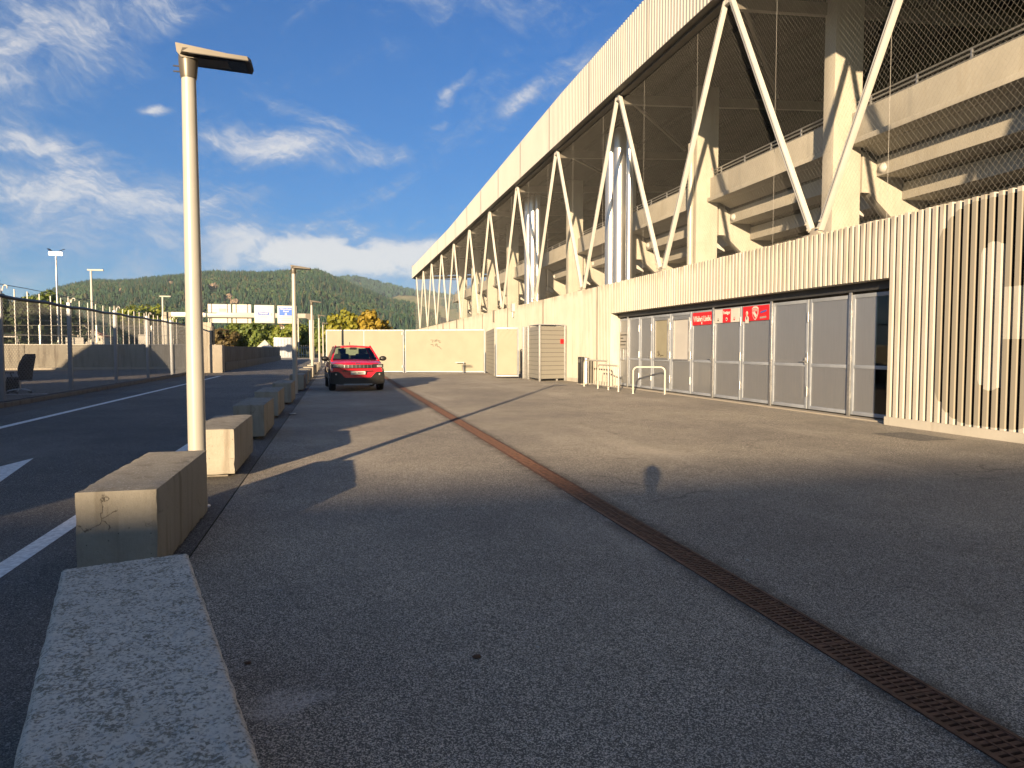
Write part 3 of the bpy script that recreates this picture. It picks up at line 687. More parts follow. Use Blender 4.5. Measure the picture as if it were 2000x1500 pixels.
# gates
BND = [24.29, 23.48, 22.49, 21.52, 20.17, 18.86, 17.59, 16.22, 14.90, 13.54, 12.22, 10.88]
XD = 10.17
for i in range(11):
    ya, yb = BND[i + 1] + .025, BND[i] - .025
    mb = MB(); f = .075
    mb.box((XD, ya, .06), (XD + .045, ya + f, 2.49)); mb.box((XD, yb - f, .06), (XD + .045, yb, 2.49))
    mb.box((XD, ya + f, .06), (XD + .045, yb - f, .06 + f)); mb.box((XD, ya + f, 2.49 - f), (XD + .045, yb - f, 2.49)); mb.box((XD + .004, ya + f, 1.0), (XD + .04, yb - f, 1.07))
    d = mb.build('gate_leaf', 'galv_dull', ST, bevel=.004)
    mb = MB()
    win = {3: (20.36, 21.22, 1.11, 2.31), 4: (19.0, 19.93, 1.08, 2.28)}.get(i)
    if i == 10:     # last leaf: mesh only on one half, the rest is clear glass
        mb.box((XD + .018, 11.55, .135), (XD + .024, yb - f, 2.415)); mb.build('mesh_sheet', 'door_mesh', d, smooth=False)
        mb = MB(); mb.box((XD + .018, ya + f, .135), (XD + .024, 11.55, 2.415)); mb.build('glass_pane', 'car_glass', d, smooth=False)
    elif win:
        a, c2, z0, z1 = win
        mb.box((XD + .018, ya + f, .135), (XD + .024, yb - f, z0)); mb.box((XD + .018, ya + f, z1), (XD + .024, yb - f, 2.415)); mb.box((XD + .018, ya + f, z0), (XD + .024, a, z1)); mb.box((XD + .018, c2, z0), (XD + .024, yb - f, z1))
        mb.build('mesh_sheet', 'door_mesh', d, smooth=False)
        mb = MB(); q = .045
        for (p0, p1, q0, q1) in ((a - q, a, z0 - q, z1 + q), (c2, c2 + q, z0 - q, z1 + q), (a, c2, z0 - q, z0), (a, c2, z1, z1 + q)): mb.box((XD - .03, p0, q0), (XD + .05, p1, q1))
        mb.build('window_frame', 'galvanised', d)
        mb = MB(); mb.box((XD + .0, a, z0), (XD + .012, c2, z1)); mb.build('window_board', 'sign_white' if i == 4 else 'plain_board', d, smooth=False)
    else:
        mb.box((XD + .018, ya + f, .135), (XD + .024, yb - f, 2.415)); mb.build('mesh_sheet', 'door_mesh', d, smooth=False)
    if i < 10:
        for zz in (.45, 1.2, 2.1):
            mb = MB(); mb.tube([(XD - .02, ya - .025, zz - .11), (XD - .02, ya - .025, zz + .11)], .02, 8); mb.box((XD - .012, ya - .085, zz - .07), (XD - .002, ya + .04, zz + .07)); mb.build('hinge', 'galvanised', d)
    if i in (2, 5, 8):
        mb = MB(); mb.box((XD - .03, ya + .04, 1.05), (XD - .002, ya + .075, 1.2)); mb.tube([(XD - .05, ya + .055, 1.12), (XD - .05, ya + .18, 1.12)], .012, 6); mb.build('handle', 'galvanised', d)
for yy in (BND[6], BND[8], BND[10], BND[1]):
    mb = MB(); mb.box((XD - .035, yy - .04, .03), (XD - .004, yy + .04, 2.56)); mb.build('gate_post', 'galvanised', ST, bevel=.004)
mb = MB(); mb.box((XD - .05, DY0, 2.54), (XD + .12, DY1, 2.698)); mb.build('gate_track', 'dark_steel', ST)
mb = MB(); mb.box((9.97, DY0, .001), (10.24, DY1, .03)); mb.build('threshold', 'pale_concrete', ST)
# notice on the first leaf and window scribble
mb = MB(); mb.box((XD - .006, 23.62, 1.42), (XD - .001, 24.22, 2.0)); nb = mb.build('notice_board', 'sign_panel_grey', ST, smooth=False)
for j, wd in enumerate((.62, .25, .52, .45)):
    mb = MB(); mb.box((XD - .009, 24.15 - wd, 1.88 - j * .12), (XD - .0065, 24.15, 1.92 - j * .12)); mb.build('print_line', 'ink_grey', nb, smooth=False)
mb = MB()
for (a, c2, e, g) in ((24.15, 23.85, 1.36, 1.38), (24.15, 23.85, .98, 1.0)): mb.box((XD - .02, c2, e), (XD - .002, a, g))
mb.box((XD - .03, 23.83, .98), (XD - .002, 23.87, 1.38)); mb.build('notice_frame', 'galvanised', ST)
mb = MB(); q = [(21.1, 1.30), (20.98, 1.24), (21.06, 1.17), (20.92, 1.22), (20.86, 1.16), (20.75, 1.19), (20.66, 1.17)]
mb.tube([(XD - .002, a, c2) for a, c2 in q], .012, 4); mb.tube([(XD - .002, 21.0, 1.33), (XD - .002, 20.93, 1.2)], .012, 4); mb.build('scribble', 'ink_grey', ST)
# concourse behind the gates
mb = MB(); mb.box((10.26, 6, -.02), (24, 40, .01)); mb.build('concourse_floor', 'inner_floor', ST)
mb = MB(); mb.box((17.5, 6, 0), (17.8, 40, 4.0)); mb.build('inner_wall', 'inner_wall', ST)
mb = MB(); mb.box((10.6, 6, 3.0), (24, 40, 3.3)); mb.build('concourse_ceiling', 'inner_wall', ST)
for (y0, s) in ((11.2, 1), (16.5, 1)):
    mb = MB(); mb.prism([(y0, .01), (y0 + 2.4, .01), (y0 + 2.4, .25), (y0 + .2, 1.75), (y0, 1.75)], 'x', 13.6, 14.8); mb.build('stair', 'pale_concrete', ST)
mb = MB(); mb.tube([(12.9, 12.5, 1.05), (12.9, 21, 1.05)], .04, 8)
for i in range(6): mb.tube([(12.9, 12.6 + i * 1.6, .01), (12.9, 12.6 + i * 1.6, 1.05)], .025, 6)
mb.build('inner_rail', 'white_print', ST)
# vertical construction joints in the wall, seams of the roof cladding
for k in range(10):
    yy = YB0 + P * (k + 2) - 2.1
    if yy > 25:
        mb = MB(); mb.box((9.79, yy - .012, .15), (9.832, yy + .012, 3.79)); mb.build('wall_joint', 'old_concrete', ST)
for k in range(17):
    yy = 5.16 + .19 * 28 * k
    mb = MB(); mb.box((9.716, yy - .012, 10.585), (9.722, yy + .004, ftop(yy) - .01)); mb.build('cladding_seam', 'roof_steel', ST)
    mb = MB()
    for zz in (10.75, ftop(yy) - .25):
        for j in range(7): mb.box((9.712, yy + .03 + .76 * j, zz), (9.72, yy + .05 + .76 * j, zz + .02))
    mb.build('cladding_screw', 'galvanised', ST, kind='stuff')
# small wall lamp, notch posts on the far parapet
for yy in (44.0, 58.2, 66.0):
    mb = MB(); mb.box((9.76, yy - .14, 3.1), (9.9, yy + .14, 3.86)); mb.build('joint_cover', 'old_concrete', ST)
mb = MB(); mb.box((9.66, 38.6, 3.5), (9.825, 38.95, 3.95)); mb.tube([(9.74, 38.77, 3.2), (9.74, 38.77, 3.5)], .05, 8); mb.build('bracket_lamp', 'sign_white', ST)
# ------------------------------------------------------------------ drain
dr = thing('drain_channel', 'long rust brown slotted drain grating running across the forecourt asphalt', 'drain', (2.265, 0, 0))
mb = MB(); mb.box((2.17, -2, -.14), (2.36, 42, -.05)); mb.build('trough', 'drain_dark', dr)
mb = MB(); mb.box((2.158, -2, -.05), (2.176, 42, .006)); mb.box((2.354, -2, -.05), (2.372, 42, .006)); mb.build('channel_rim', 'rust_iron', dr)
mb = MB(); L = .5
for x in (-.085, -.029, .029, .085): mb.box((x - .004, .006, -.03), (x + .0055, L - .006, .004))
for i in range(15):
    yy = .012 + i * (L - .024) / 14
    mb.add([(-.085, yy - .012, -.02), (.085, yy - .006, -.02), (.085, yy + .014, -.02), (-.085, yy + .008, -.02), (-.085, yy - .011, .0025), (.085, yy - .005, .0025), (.085, yy + .014, .0025), (-.085, yy + .008, .0025)],
           [(4, 5, 6, 7), (0, 1, 5, 4), (1, 2, 6, 5), (2, 3, 7, 6), (3, 0, 4, 7)])
me = bpy.data.meshes.new('grate'); me.from_pydata(mb.v, [], mb.f); me.materials.append(MATS['rust_iron'])
for i in range(84): inst(me, 'grate', dr, (2.265 + random.uniform(-.002, .002), -1.2 + i * L, random.uniform(-.002, .001)))
# forecourt asphalt has a slot where the channel lies: sheets either side (see cut below)

# ------------------------------------------------------------------ concrete blocks
def block_body(w, l, h, zb, name, mat, parent, seed=0.):
    bm = bmesh.new(); bmesh.ops.create_grid(bm, x_segments=1, y_segments=1, size=1); bm.clear()
    nx, ny, nz = 8, 26, 9; vs = {}
    def V(i, j, k):
        if (i, j, k) not in vs:
            p = Vector((-w / 2 + w * i / nx, l * j / ny, zb + (h - zb) * k / nz)); c = Vector((0, l / 2, (h + zb) / 2)); ex = [i in (0, nx), j in (0, ny), k in (0, nz)]
            q = p * 7 + Vector((seed, seed * 1.7, 0)); nz_ = .003 * mnoise.noise(q * .5); d = Vector(((-1 if i == 0 else 1) * ex[0], (-1 if j == 0 else 1) * ex[1], (-1 if k == 0 else 1) * ex[2]))
            cut = .006 + max(0, mnoise.noise(q * 2.2)) * .016 if sum(ex) > 1 else -nz_
            vs[(i, j, k)] = bm.verts.new(p - d * cut)
        return vs[(i, j, k)]
    def quad(*q): bm.faces.new([V(*x) for x in q])
    for i in range(nx):
        for j in range(ny):
            for k in (0, nz): quad((i, j, k), (i + 1, j, k), (i + 1, j + 1, k), (i, j + 1, k))
        for k in range(nz):
            for j in (0, ny): quad((i, j, k), (i + 1, j, k), (i + 1, j, k + 1), (i, j, k + 1))
    for j in range(ny):
        for k in range(nz):
            for i in (0, nx): quad((i, j, k), (i, j + 1, k), (i, j + 1, k + 1), (i, j, k + 1))
    bmesh.ops.recalc_face_normals(bm, faces=bm.faces)
    me = bpy.data.meshes.new(name); bm.to_mesh(me); bm.free(); me.materials.append(MATS[mat]); me.shade_smooth(); me.set_sharp_from_angle(angle=R(30))
    o = bpy.data.objects.new(name, me); COL.objects.link(o); o.parent = parent; ORG[o.name] = Vector((0, 0, 0)); return o
def block(label, x, y, l=1.72, w=.46, h=.545, rz=0., foot=True, mat='block_concrete', group='concrete blocks in a row along the road'):
    o = thing('concrete_block', label, 'concrete block', (x, y, 0), rz, group)
    block_body(w, l, h, .05 if foot else .012, 'body', mat, o, y * 3.1)
    mb = MB(); mb.box((-w / 2 + .03, .18, -.02), (w / 2 - .1, .38, .052)); mb.build('foot', 'old_concrete', o, local=True)
    mb = MB(); mb.box((-w / 2 + .03, l - .4, -.02), (w / 2 - .1, l - .2, .052)); mb.build('foot', 'old_concrete', o, local=True)
    return o
# nearest block: rough lichen-covered top as real relief
b1 = thing('concrete_block', 'nearest skewed concrete block with rough lichen covered top', 'concrete block', (-.165, 1.52, 0), R(15.3), 'concrete blocks in a row along the road')
w, l, h = .455, 1.74, .535
nx, ny = 56, 170; mb = MB()
for j in range(ny + 1):
    for i in range(nx + 1):
        x, y = -w + w * i / nx, l * j / ny
        e = min(x + w, -x, y, l - y); p = Vector((x, y, 0))
        r = mnoise.fractal(p * 30, 1.0, 2.1, 5) * .0045 + mnoise.noise(p * 95) * .0022
        z = h + r * min(1, e / .02 + .2) - max(0, .016 - e) ** 2 * 55 - .002
        mb.v.append((x + (mnoise.noise(p * 14) * .004 if e < .001 else 0), y + (mnoise.noise(p * 16 + Vector((7, 0, 0))) * .004 if e < .001 else 0), z))
for j in range(ny):
    for i in range(nx):
        a = j * (nx + 1) + i; mb.f.append((a, a + 1, a + nx + 2, a + nx + 1)); mb.mi.append(0)
top_edge = [i for i in range(nx + 1)] + [j * (nx + 1) + nx for j in range(1, ny + 1)] + [ny * (nx + 1) + i for i in reversed(range(nx))] + [j * (nx + 1) for j in reversed(range(1, ny))]
o = len(mb.v); mb.v += [(mb.v[i][0], mb.v[i][1], .02) for i in top_edge]; n_ = len(top_edge)
for k in range(n_): mb.f.append((top_edge[k], o + k, o + (k + 1) % n_, top_edge[(k + 1) % n_])); mb.mi.append(0)
mb.build('body', 'block_lichen', b1, local=True)
mb = MB(); mb.box((-w + .05, .15, -.02), (-.05, .4, .02)); mb.box((-w + .05, l - .4, -.02), (-.05, l - .15, .02)); mb.build('foot', 'old_concrete', b1, local=True)
block('cracked stained concrete block standing just before the first lamp post', -1.305, 4.66, foot=False)
block('sunlit yellowish concrete block just past the first lamp post', -1.30, 7.98)
bl = ['shaded grey block next past the sunlit block, with moss stained front', 'shaded concrete block midway between the first two lamp posts', 'shaded concrete block last before the second lamp post', 'shaded concrete block directly beyond the second lamp post']
for i, (yy, xx) in enumerate(((11.3, -1.31), (14.75, -1.37), (18.3, -1.33), (24.05, -1.28))): block(bl[i], xx, yy)
bf = ['first sunlit concrete block beyond the shaded blocks beside the red car', 'second sunlit concrete block beyond the shaded ones, behind the red car',
      'concrete block in the far part of the row just before the third lamp post', 'concrete block in the far part of the row just past the third lamp post', 'concrete block near the end of the row beside the pale hoarding', 'last visible concrete block at the end of the row by the fourth lamp']
for i in range(6): block(bf[i], -1.30, 27.5 + i * 3.45 + (1.2 if i > 2 else 0))

# ------------------------------------------------------------------ street lamps
def lamp():
    o = thing('street_lamp', 'nearest tall cream street lamp post standing between the concrete blocks', 'street lamp', (0, 0, 0), 0, 'lamp posts along the block row')
    mb = MB(); mb.lathe([(.073, 0), (.073, 1.0), (.058, 3.73)], 24); mb.build('pole', 'pole_paint', o, local=True)
    mb = MB(); mb.lathe([(.10, 0), (.10, .015), (.085, .02)], 20); mb.build('base_flange', 'galvanised', o, local=True)
    mb = MB(); mb.lathe([(.063, 3.70), (.067, 3.72), (.078, 3.84), (.076, 3.885)], 24)
    for z in (3.80, 3.755): mb.tube([(-.12, 0, z), (-.07, 0, z)], .006, 6)
    mb.build('collar', 'lamp_head_paint', o, local=True)
    mb = MB()   # flat tapering head reaching over the forecourt
    def zb(x): return 3.868 - .05 * x
    def sec(y, edge):
        if edge: return [(-.02, y, zb(-.02)), (.50, y, zb(.50)), (.49, y, zb(.5) + .033), (.03, y, zb(.03) + .036)]
        return [(-.075, y, 3.89), (-.04, y, zb(-.04) - .02), (.52, y, zb(.52)), (.515, y, zb(.5) + .035), (.36, y, zb(.36) + .04), (.33, y, zb(.33) + .06), (-.085, y, 3.965)]
    for y0, y1 in ((-.085, .085),):
        A_, B_ = sec(y0, 0), sec(y1, 0); n = len(A_); mb.add(A_ + B_, [tuple(range(n)), tuple(reversed(range(n, 2 * n)))] + [(i, (i + 1) % n, n + (i + 1) % n, n + i) for i in range(n)])
    for s in (-1, 1):
        C_ = [(-.05, s * .084, zb(-.05)), (.515, s * .084, zb(.515)), (.51, s * .084, zb(.5) + .04), (-.03, s * .084, zb(0) + .06)]; D_ = sec(s * .155, 1)
        mb.add(C_ + D_, [(0, 1, 2, 3), (7, 6, 5, 4), (0, 4, 5, 1), (1, 5, 6, 2), (2, 6, 7, 3), (3, 7, 4, 0)])
    hd = mb.build('lamp_head', 'lamp_head_paint', o, local=True)
    mb = MB()
    u4 = [(.03, -.15), (.50, -.15), (.50, .15), (.03, .15)]
    mb.add([(x, y, zb(x) - .004) for x, y in u4] + [(x, y, zb(x) + .01) for x, y in u4], [(0, 1, 2, 3), (4, 5, 6, 7), (0, 1, 5, 4), (1, 2, 6, 5), (2, 3, 7, 6), (3, 0, 4, 7)])
    mb.build('underside', 'black_plastic', hd, local=True)
    mb = MB(); mb.add([(x, y, zb(x) - .007) for x, y in ((.25, -.11), (.47, -.11), (.47, .11), (.25, .11))], [(0, 1, 2, 3)])
    mb.build('lens', 'window_dark', hd, local=True, recalc=False)
    mb = MB()
    for i in range(4): mb.box((.35 + i * .04, -.06, zb(.36 + i * .04) + .03), (.365 + i * .04, .06, zb(.36 + i * .04) + .068 - i * .006))
    mb.build('cooling_fin', 'black_plastic', hd, local=True)
    return o
LP = lamp()
ll = ['nearest tall cream street lamp post standing between the concrete blocks', 'second street lamp post with its foot in shade near the red car', 'third lamp post along the block row, in sun beside the road', 'fourth lamp post of the row at the end of the pale hoarding', 'fifth and smallest lamp post of the row, rising above the hoarding']
for i in range(5): place(LP, i == 0, (-1.195 if i == 0 else -1.25, 6.6 + 16.1 * i, 0), 0, ll[i])

# ------------------------------------------------------------------ hoardings
HA, HB, HC = Vector((-.55, 42.4, 0)), Vector((3.78, 41.15, 0)), Vector((8.25, 39.5, 0))
def panel_thing(name, label, a, b, mids, cat='hoarding'):
    o = thing(name, label, cat, a); d = (b - a).normalized(); nrm = Vector((d.y, -d.x, 0)); L_ = (b - a).length
    def P(s, off, z): return a + d * s + nrm * off + Vector((0, 0, z))
    segs = [0.] + mids + [L_]
    for i in range(len(segs) - 1):
        mb = MB(); n = 14; s0, s1 = segs[i] + .04, segs[i + 1] - .04
        for j in range(n + 1):
            for kk in range(9):
                z = .09 + 2.36 * kk / 8; s_ = s0 + (s1 - s0) * j / n
                mb.v.append(tuple(P(s_, .035 + .012 * mnoise.noise(Vector((s_ * 1.3, z * 1.1, a.x))), z)))
        for j in range(n):
            for kk in range(8):
                q = j * 9 + kk; mb.f.append((q, q + 9, q + 10, q + 1)); mb.mi.append(0)
        mb.build('fabric_panel', 'fabric_cream', o, recalc=False)
        mb = MB(); mb.beam(P(s0, 0, .07), P(s1, 0, .07), .05, .05); mb.beam(P(s0, 0, 2.47), P(s1, 0, 2.47), .05, .05)
        mb.build('rail', 'galv_dull', o)
        if i < 2:
            mb = MB()
            for t_ in range(10): mb.beam(P(s0 + (s1 - s0) * (t_ + .5) / 10, .045, 2.42), P(s0 + (s1 - s0) * (t_ + .5) / 10, .045, 2.48), .02, .02)
            mb.build('tie', 'fabric_seam', o, kind='stuff')
    for s_ in segs:
        mb = MB(); mb.beam(P(s_, 0, .0), P(s_, 0, 2.5), .07, .07, (1, 0, 0)); mb.build('post', 'galv_dull', o, bevel=.006)
    return o, P
hg, PG = panel_thing('hoarding_gate', 'two leaf gate of cream fabric in steel frames standing behind the red car', HA, HB, [2.2], 'gate')
mb = MB()
for z in (.3, 2.2): mb.tube([PG(4.46, .08, z), PG(4.46, .08, z + .14)], .04, 8)
mb.build('hinge', 'galvanised', hg)
hp, PH = panel_thing('hoarding', 'plain cream fabric hoarding with small scrawled graffiti between gate and turnstile', HB + Vector((.12, -.03, 0)), HC, [])
d_ = (HC - HB).normalized(); nrm_ = Vector((d_.y, -d_.x, 0))
mb = MB(); gpt = HB + Vector((.12, -.03, 0)) + d_ * 1.5 + nrm_ * .052
for stroke in ([(0, .4), (.16, .4), (.1, .26)], [(.22, .3), (.26, .42), (.33, .3)], [(.3, .3), (.36, .44)], [(.42, .42), (.45, .3)], [(.48, .38), (.56, .34), (.5, .26), (.6, .25)],
               [(0, .14), (.16, .14)], [(.12, .08), (.2, .04)], [(.26, .18), (.31, .02), (.34, .2)], [(.38, .18), (.4, .02), (.5, .0)], [(.48, .04), (.58, -.08), (.64, -.12)]):
    mb.tube([gpt + d_ * x + Vector((0, 0, 1.5 + z)) for x, z in stroke], .011, 4)
mb.build('graffiti', 'ink_grey', hp)
mb = MB(); q = HB + d_ * 3.15 + nrm_ * .35
mb.beam(q + Vector((0, 0, .62)), q + d_ * .5 + Vector((0, 0, .62)), .14, .03); mb.beam(q + d_ * .45 + Vector((0, 0, 0)), q + d_ * .45 + Vector((0, 0, .62)), .04, .04, (1, 0, 0))
tag(mb.build('flap_barrier', 'galv_dull'), 'small grey flap on a thin post in front of the plain hoarding', 'barrier')

# ------------------------------------------------------------------ turnstile cages by the wall
def sheet_panel(o, a, b, z0, z1, n, name='steel_slat', mat='cage_mesh'):
    """side made of stacked steel panels, each a piece"""
    a, b = Vector(a), Vector(b); hgt = (z1 - z0) / n
    for i in range(n):
        mb = MB(); mb.beam(a + Vector((0, 0, z0 + hgt * (i + .5))), b + Vector((0, 0, z0 + hgt * (i + .5))), .02, hgt - .016); mb.build(name, mat, o)
    d = (b - a).normalized()
    mb = MB()
    for i in range(1, n): mb.beam(a + Vector((0, 0, z0 + hgt * i)) , b + Vector((0, 0, z0 + hgt * i)), .006, .02)
    mb.build('slat_backing', 'dark_steel', o)
cg = thing('turnstile_cage', 'galvanised steel turnstile cage with red sticker against the ribbed wall', 'turnstile', (9.0, 29.6, 0))
A, B, C_, D_ = (8.42, 28.8), (9.72, 29.3), (8.5, 30.9), (9.75, 31.0)
sheet_panel(cg, (*A, 0), (*B, 0), .1, 2.37, 12); sheet_panel(cg, (*A, 0), (*C_, 0), .1, 2.37, 12)
for p_ in (A, B, C_, D_):
    mb = MB(); mb.box((p_[0] - .045, p_[1] - .045, 0), (p_[0] + .045, p_[1] + .045, 2.42)); mb.build('post', 'galvanised', cg, bevel=.005)
mb = MB(); mb.add([(*A, 2.42), (*B, 2.42), (*D_, 2.42), (*C_, 2.42), (*A, 2.45), (*B, 2.45), (*D_, 2.45), (*C_, 2.45)], [(0, 1, 2, 3), (4, 5, 6, 7), (0, 1, 5, 4), (1, 2, 6, 5), (2, 3, 7, 6), (3, 0, 4, 7)]); mb.build('roof_plate', 'galv_dull', cg)
v0 = Vector((*A, 0)); v1 = Vector((*B, 0)); dd = (v1 - v0).normalized(); nn_ = Vector((dd.y, -dd.x, 0))
mb = MB(); mb.beam(v0 + dd * 1.12 + nn_ * .018 + Vector((0, 0, 1.72)), v0 + dd * 1.31 + nn_ * .018 + Vector((0, 0, 1.72)), .006, .2); mb.build('sticker', 'red_print', cg)
mb = MB(); mb.box((9.3, 29.25, 0), (9.38, 29.33, 2.42)); mb.build('post', 'galvanised', cg)
mb = MB(); mb.box((9.74, 29.33, .1), (9.81, 29.36, 2.4)); mb.build('edge_plate', 'cage_mesh', cg)
tg = thing('turnstile_gate', 'open turnstile gate with a wrinkled cream fabric door beside the steel cage', 'gate', (7.8, 32, 0))
A, B = Vector((7.30, 32.25, 0)), Vector((8.28, 31.95, 0)); d2 = (B - A).normalized(); n2 = Vector((d2.y, -d2.x, 0))
mb = MB()
for z in (.12, 2.36): mb.beam(A + Vector((0, 0, z)), B + Vector((0, 0, z)), .05, .06)
for q in (A, B): mb.beam(q + Vector((0, 0, .08)), q + Vector((0, 0, 2.4)), .06, .06, (1, 0, 0))
mb.build('door_frame', 'galv_dull', tg, bevel=.005)
mb = MB(); n = 22
for j in range(n + 1):
    for kk in range(n * 2 + 1):
        s_ = j / n; z = .17 + 2.13 * kk / (n * 2)
        wr = math.sin((s_ * 2.6 + (2.3 - z) * 2.2) * 9) * .011 * max(0, z - 1.5) + .012 * mnoise.noise(Vector((s_ * 3, z * 2, 1)))
        q = A + (B - A) * (.04 + .92 * s_) + n2 * (.04 + wr); mb.v.append((q.x, q.y, z))
for j in range(n):
    for kk in range(n * 2):
        q = j * (n * 2 + 1) + kk; mb.f.append((q, q + 2 * n + 1, q + 2 * n + 2, q + 1)); mb.mi.append(0)
mb.build('fabric_panel', 'fabric_cream', tg, recalc=False)
mb = MB(); mb.box((8.48, 31.85, 0), (8.72, 31.95, 2.42)); mb.build('door_post', 'galvanised', tg, bevel=.005)
sheet_panel(tg, (7.25, 32.4, 0), (8.3, 39.3, 0), .1, 2.37, 12)
mb = MB(); mb.box((8.75, 32.2, 0), (9.7, 32.4, 1.9)); mb.build('inner_screen', 'black_plastic', tg)  # black panel in place of the dark turnstile interior

# ------------------------------------------------------------------ hoop barriers and ticket pillar
def hoop(pts, r=.028):
    path = []
    (x0, y0), (x1, y1), h = pts; a, c = Vector((x0, y0, 0)), Vector((x1, y1, 0)); d = (c - a).normalized(); rr = .14
    path.append(a.copy()); path.append(a + Vector((0, 0, h - rr)))
    for i in range(1, 6): t_ = i / 6 * math.pi / 2; path.append(a + d * (rr - rr * math.cos(t_)) + Vector((0, 0, h - rr + rr * math.sin(t_))))
    path.append(a + d * rr + Vector((0, 0, h))); path.append(c - d * rr + Vector((0, 0, h)))
    for i in range(1, 6): t_ = i / 6 * math.pi / 2; path.append(c - d * (rr - rr * math.sin(t_)) + Vector((0, 0, h - rr + rr * math.cos(t_))))
    path.append(c + Vector((0, 0, h - rr))); path.append(c)
    mb = MB(); mb.tube(path, r, 12); return mb
def hoop_thing(label, a, c, h, bars=0):
    o = thing('hoop_barrier', label, 'barrier', ((a[0] + c[0]) / 2, (a[1] + c[1]) / 2, 0), 0, 'pale tubular barriers before the gates')
    hoop((a, c, h)).build('rail', 'rail_paint', o)
    for q in (a, c):
        mb = MB(); mb.lathe([(.075, .002), (.075, .012)], 14, (q[0], q[1], 0)); mb.build('base_plate', 'galvanised', o)
    if bars:
        av, cv = Vector((*a, 0)), Vector((*c, 0))
        for i in range(bars):
            q = av + (cv - av) * ((i + 1) / (bars + 1)); mb = MB(); mb.tube([(q.x, q.y, .12), (q.x, q.y, h - .02)], .011, 6); mb.build('bar', 'rail_paint', o)
        mb = MB(); mb.tube([av + Vector((0, 0, .13)), cv + Vector((0, 0, .13))], .014, 6); mb.build('lower_rail', 'rail_paint', o)
    return o
hoop_thing('single open hoop barrier with no bars before the boarded gate window', (8.95, 20.25), (9.78, 19.75), .83)
hoop_thing('hoop barrier with upright bars at the end of the gates by the wall', (8.92, 21.35), (8.92, 23.2), .84, 7)
hoop_thing('hoop barrier with upright bars standing nearest the dark ticket pillar', (8.95, 22.3), (8.95, 24.7), .98, 9)
tp = thing('ticket_pillar', 'dark ticket pillar with a curved steel side beside the barriers', 'ticket pillar', (9.45, 26.0, 0))
mb = MB(); mb.box((9.28, 25.95, .0), (9.40, 26.35, 1.08)); mb.build('casing', 'black_plastic', tp, bevel=.01)
mb = MB(); mb.lathe([(.13, .0), (.13, 1.02), (.10, 1.05)], 20, (9.55, 26.15, 0)); mb.build('steel_side', 'duct_metal', tp)
mb = MB(); mb.box((9.70, 25.9, 0), (9.78, 26.3, .93)); mb.build('rear_panel', 'black_plastic', tp)
mb = MB(); mb.box((9.25, 25.93, -.01), (9.8, 26.4, .03)); mb.build('plinth', 'pale_concrete', tp)
mb = MB(); mb.box((9.268, 26.05, .86), (9.283, 26.28, .98)); mb.build('screen', 'window_dark', tp)

# ------------------------------------------------------------------ banners on the gates
XB = XD - .014
def banner(label, y0, y1, z0, z1, mat):
    o = thing('banner', label, 'banner', (XB, (y0 + y1) / 2, (z0 + z1) / 2))
    mb = MB(); mb.box((XB, y0, z0), (XB + .008, y1, z1)); mb.build('board', mat, o, smooth=False); return o
def spot(o, name, mat, poly, yc, zc, x=XB - .003):
    mb = MB(); mb.prism([(yc - a, zc + c) for a, c in poly], 'x', x - .002, x + .002); return mb.build(name, mat, o, smooth=False)
def disc(r, n=14, sx=1.): return [(r * sx * math.cos(2 * math.pi * i / n), r * math.sin(2 * math.pi * i / n)) for i in range(n)]
tm = lambda y, z: face_mtx((XB - .003, y, z), (0, -1, 0))
o = banner('red banner with the white words Wahri Liebi on the gates', 17.66, 18.76, 2.08, 2.44, 'red_print')
lettering('Wahri Liebi.', .225, 'white_print', o, tm(18.2, 2.25), xs=.90); spot(o, 'mark', 'white_print', [(-.02, -.03), (.02, -.03), (.02, .03), (-.02, .03)], 18.22, 2.13)
mb = MB(); mb.box((XB, 17.645, 2.08), (XB + .01, 17.675, 2.45)); mb.build('edge_strip', 'white_print', o)
o = banner('white banner with a red middle panel and three small emblems on the gates', 16.30, 17.50, 2.10, 2.46, 'white_print')
mb = MB(); mb.box((XB - .003, 16.70, 2.10), (XB, 17.10, 2.46)); mb.build('middle_panel', 'red_print', o, smooth=False)
lettering('Frutiger', .125, 'white_print', o, face_mtx((XB - .006, 16.9, 2.365), (0, -1, 0)), xs=.85)
for yc, mt in ((17.33, 'ink_grey'), (16.53, 'red_print')): spot(o, 'emblem', mt, disc(.045, 12, .8), yc, 2.19); spot(o, 'emblem_centre', 'white_print', disc(.022), yc, 2.20, XB - .006)
spot(o, 'emblem', 'white_print', disc(.05, 12, .8), 16.9, 2.19, XB - .006); spot(o, 'emblem_centre', 'ink_grey', disc(.024), 16.9, 2.185, XB - .0105)
o = banner('red banner with a white shield crest and a small figure on the gates', 14.99, 16.13, 2.10, 2.47, 'red_print')
sh = [(-.13, .13), (-.07, .165), (0, .175), (.07, .165), (.13, .13), (.125, -.02), (.08, -.11), (0, -.175), (-.08, -.11), (-.125, -.02)]
cy_, cz_ = 15.58, 2.285
spot(o, 'crest', 'white_print', sh, cy_, cz_); spot(o, 'crest_field', 'red_print', [(a * .84, c * .84 - .005) for a, c in sh], cy_, cz_, XB - .006)
spot(o, 'crest_stripe', 'white_print', [(-.10, .02), (-.02, .045), (.085, -.055), (.03, -.115)], cy_, cz_, XB - .0105)
for zz in (.06, .095, .13): spot(o, 'crest_bar', 'white_print', [(-.09, zz - .01), (.09, zz - .01), (.09, zz + .006), (-.09, zz + .006)], cy_, cz_, XB - .0105)
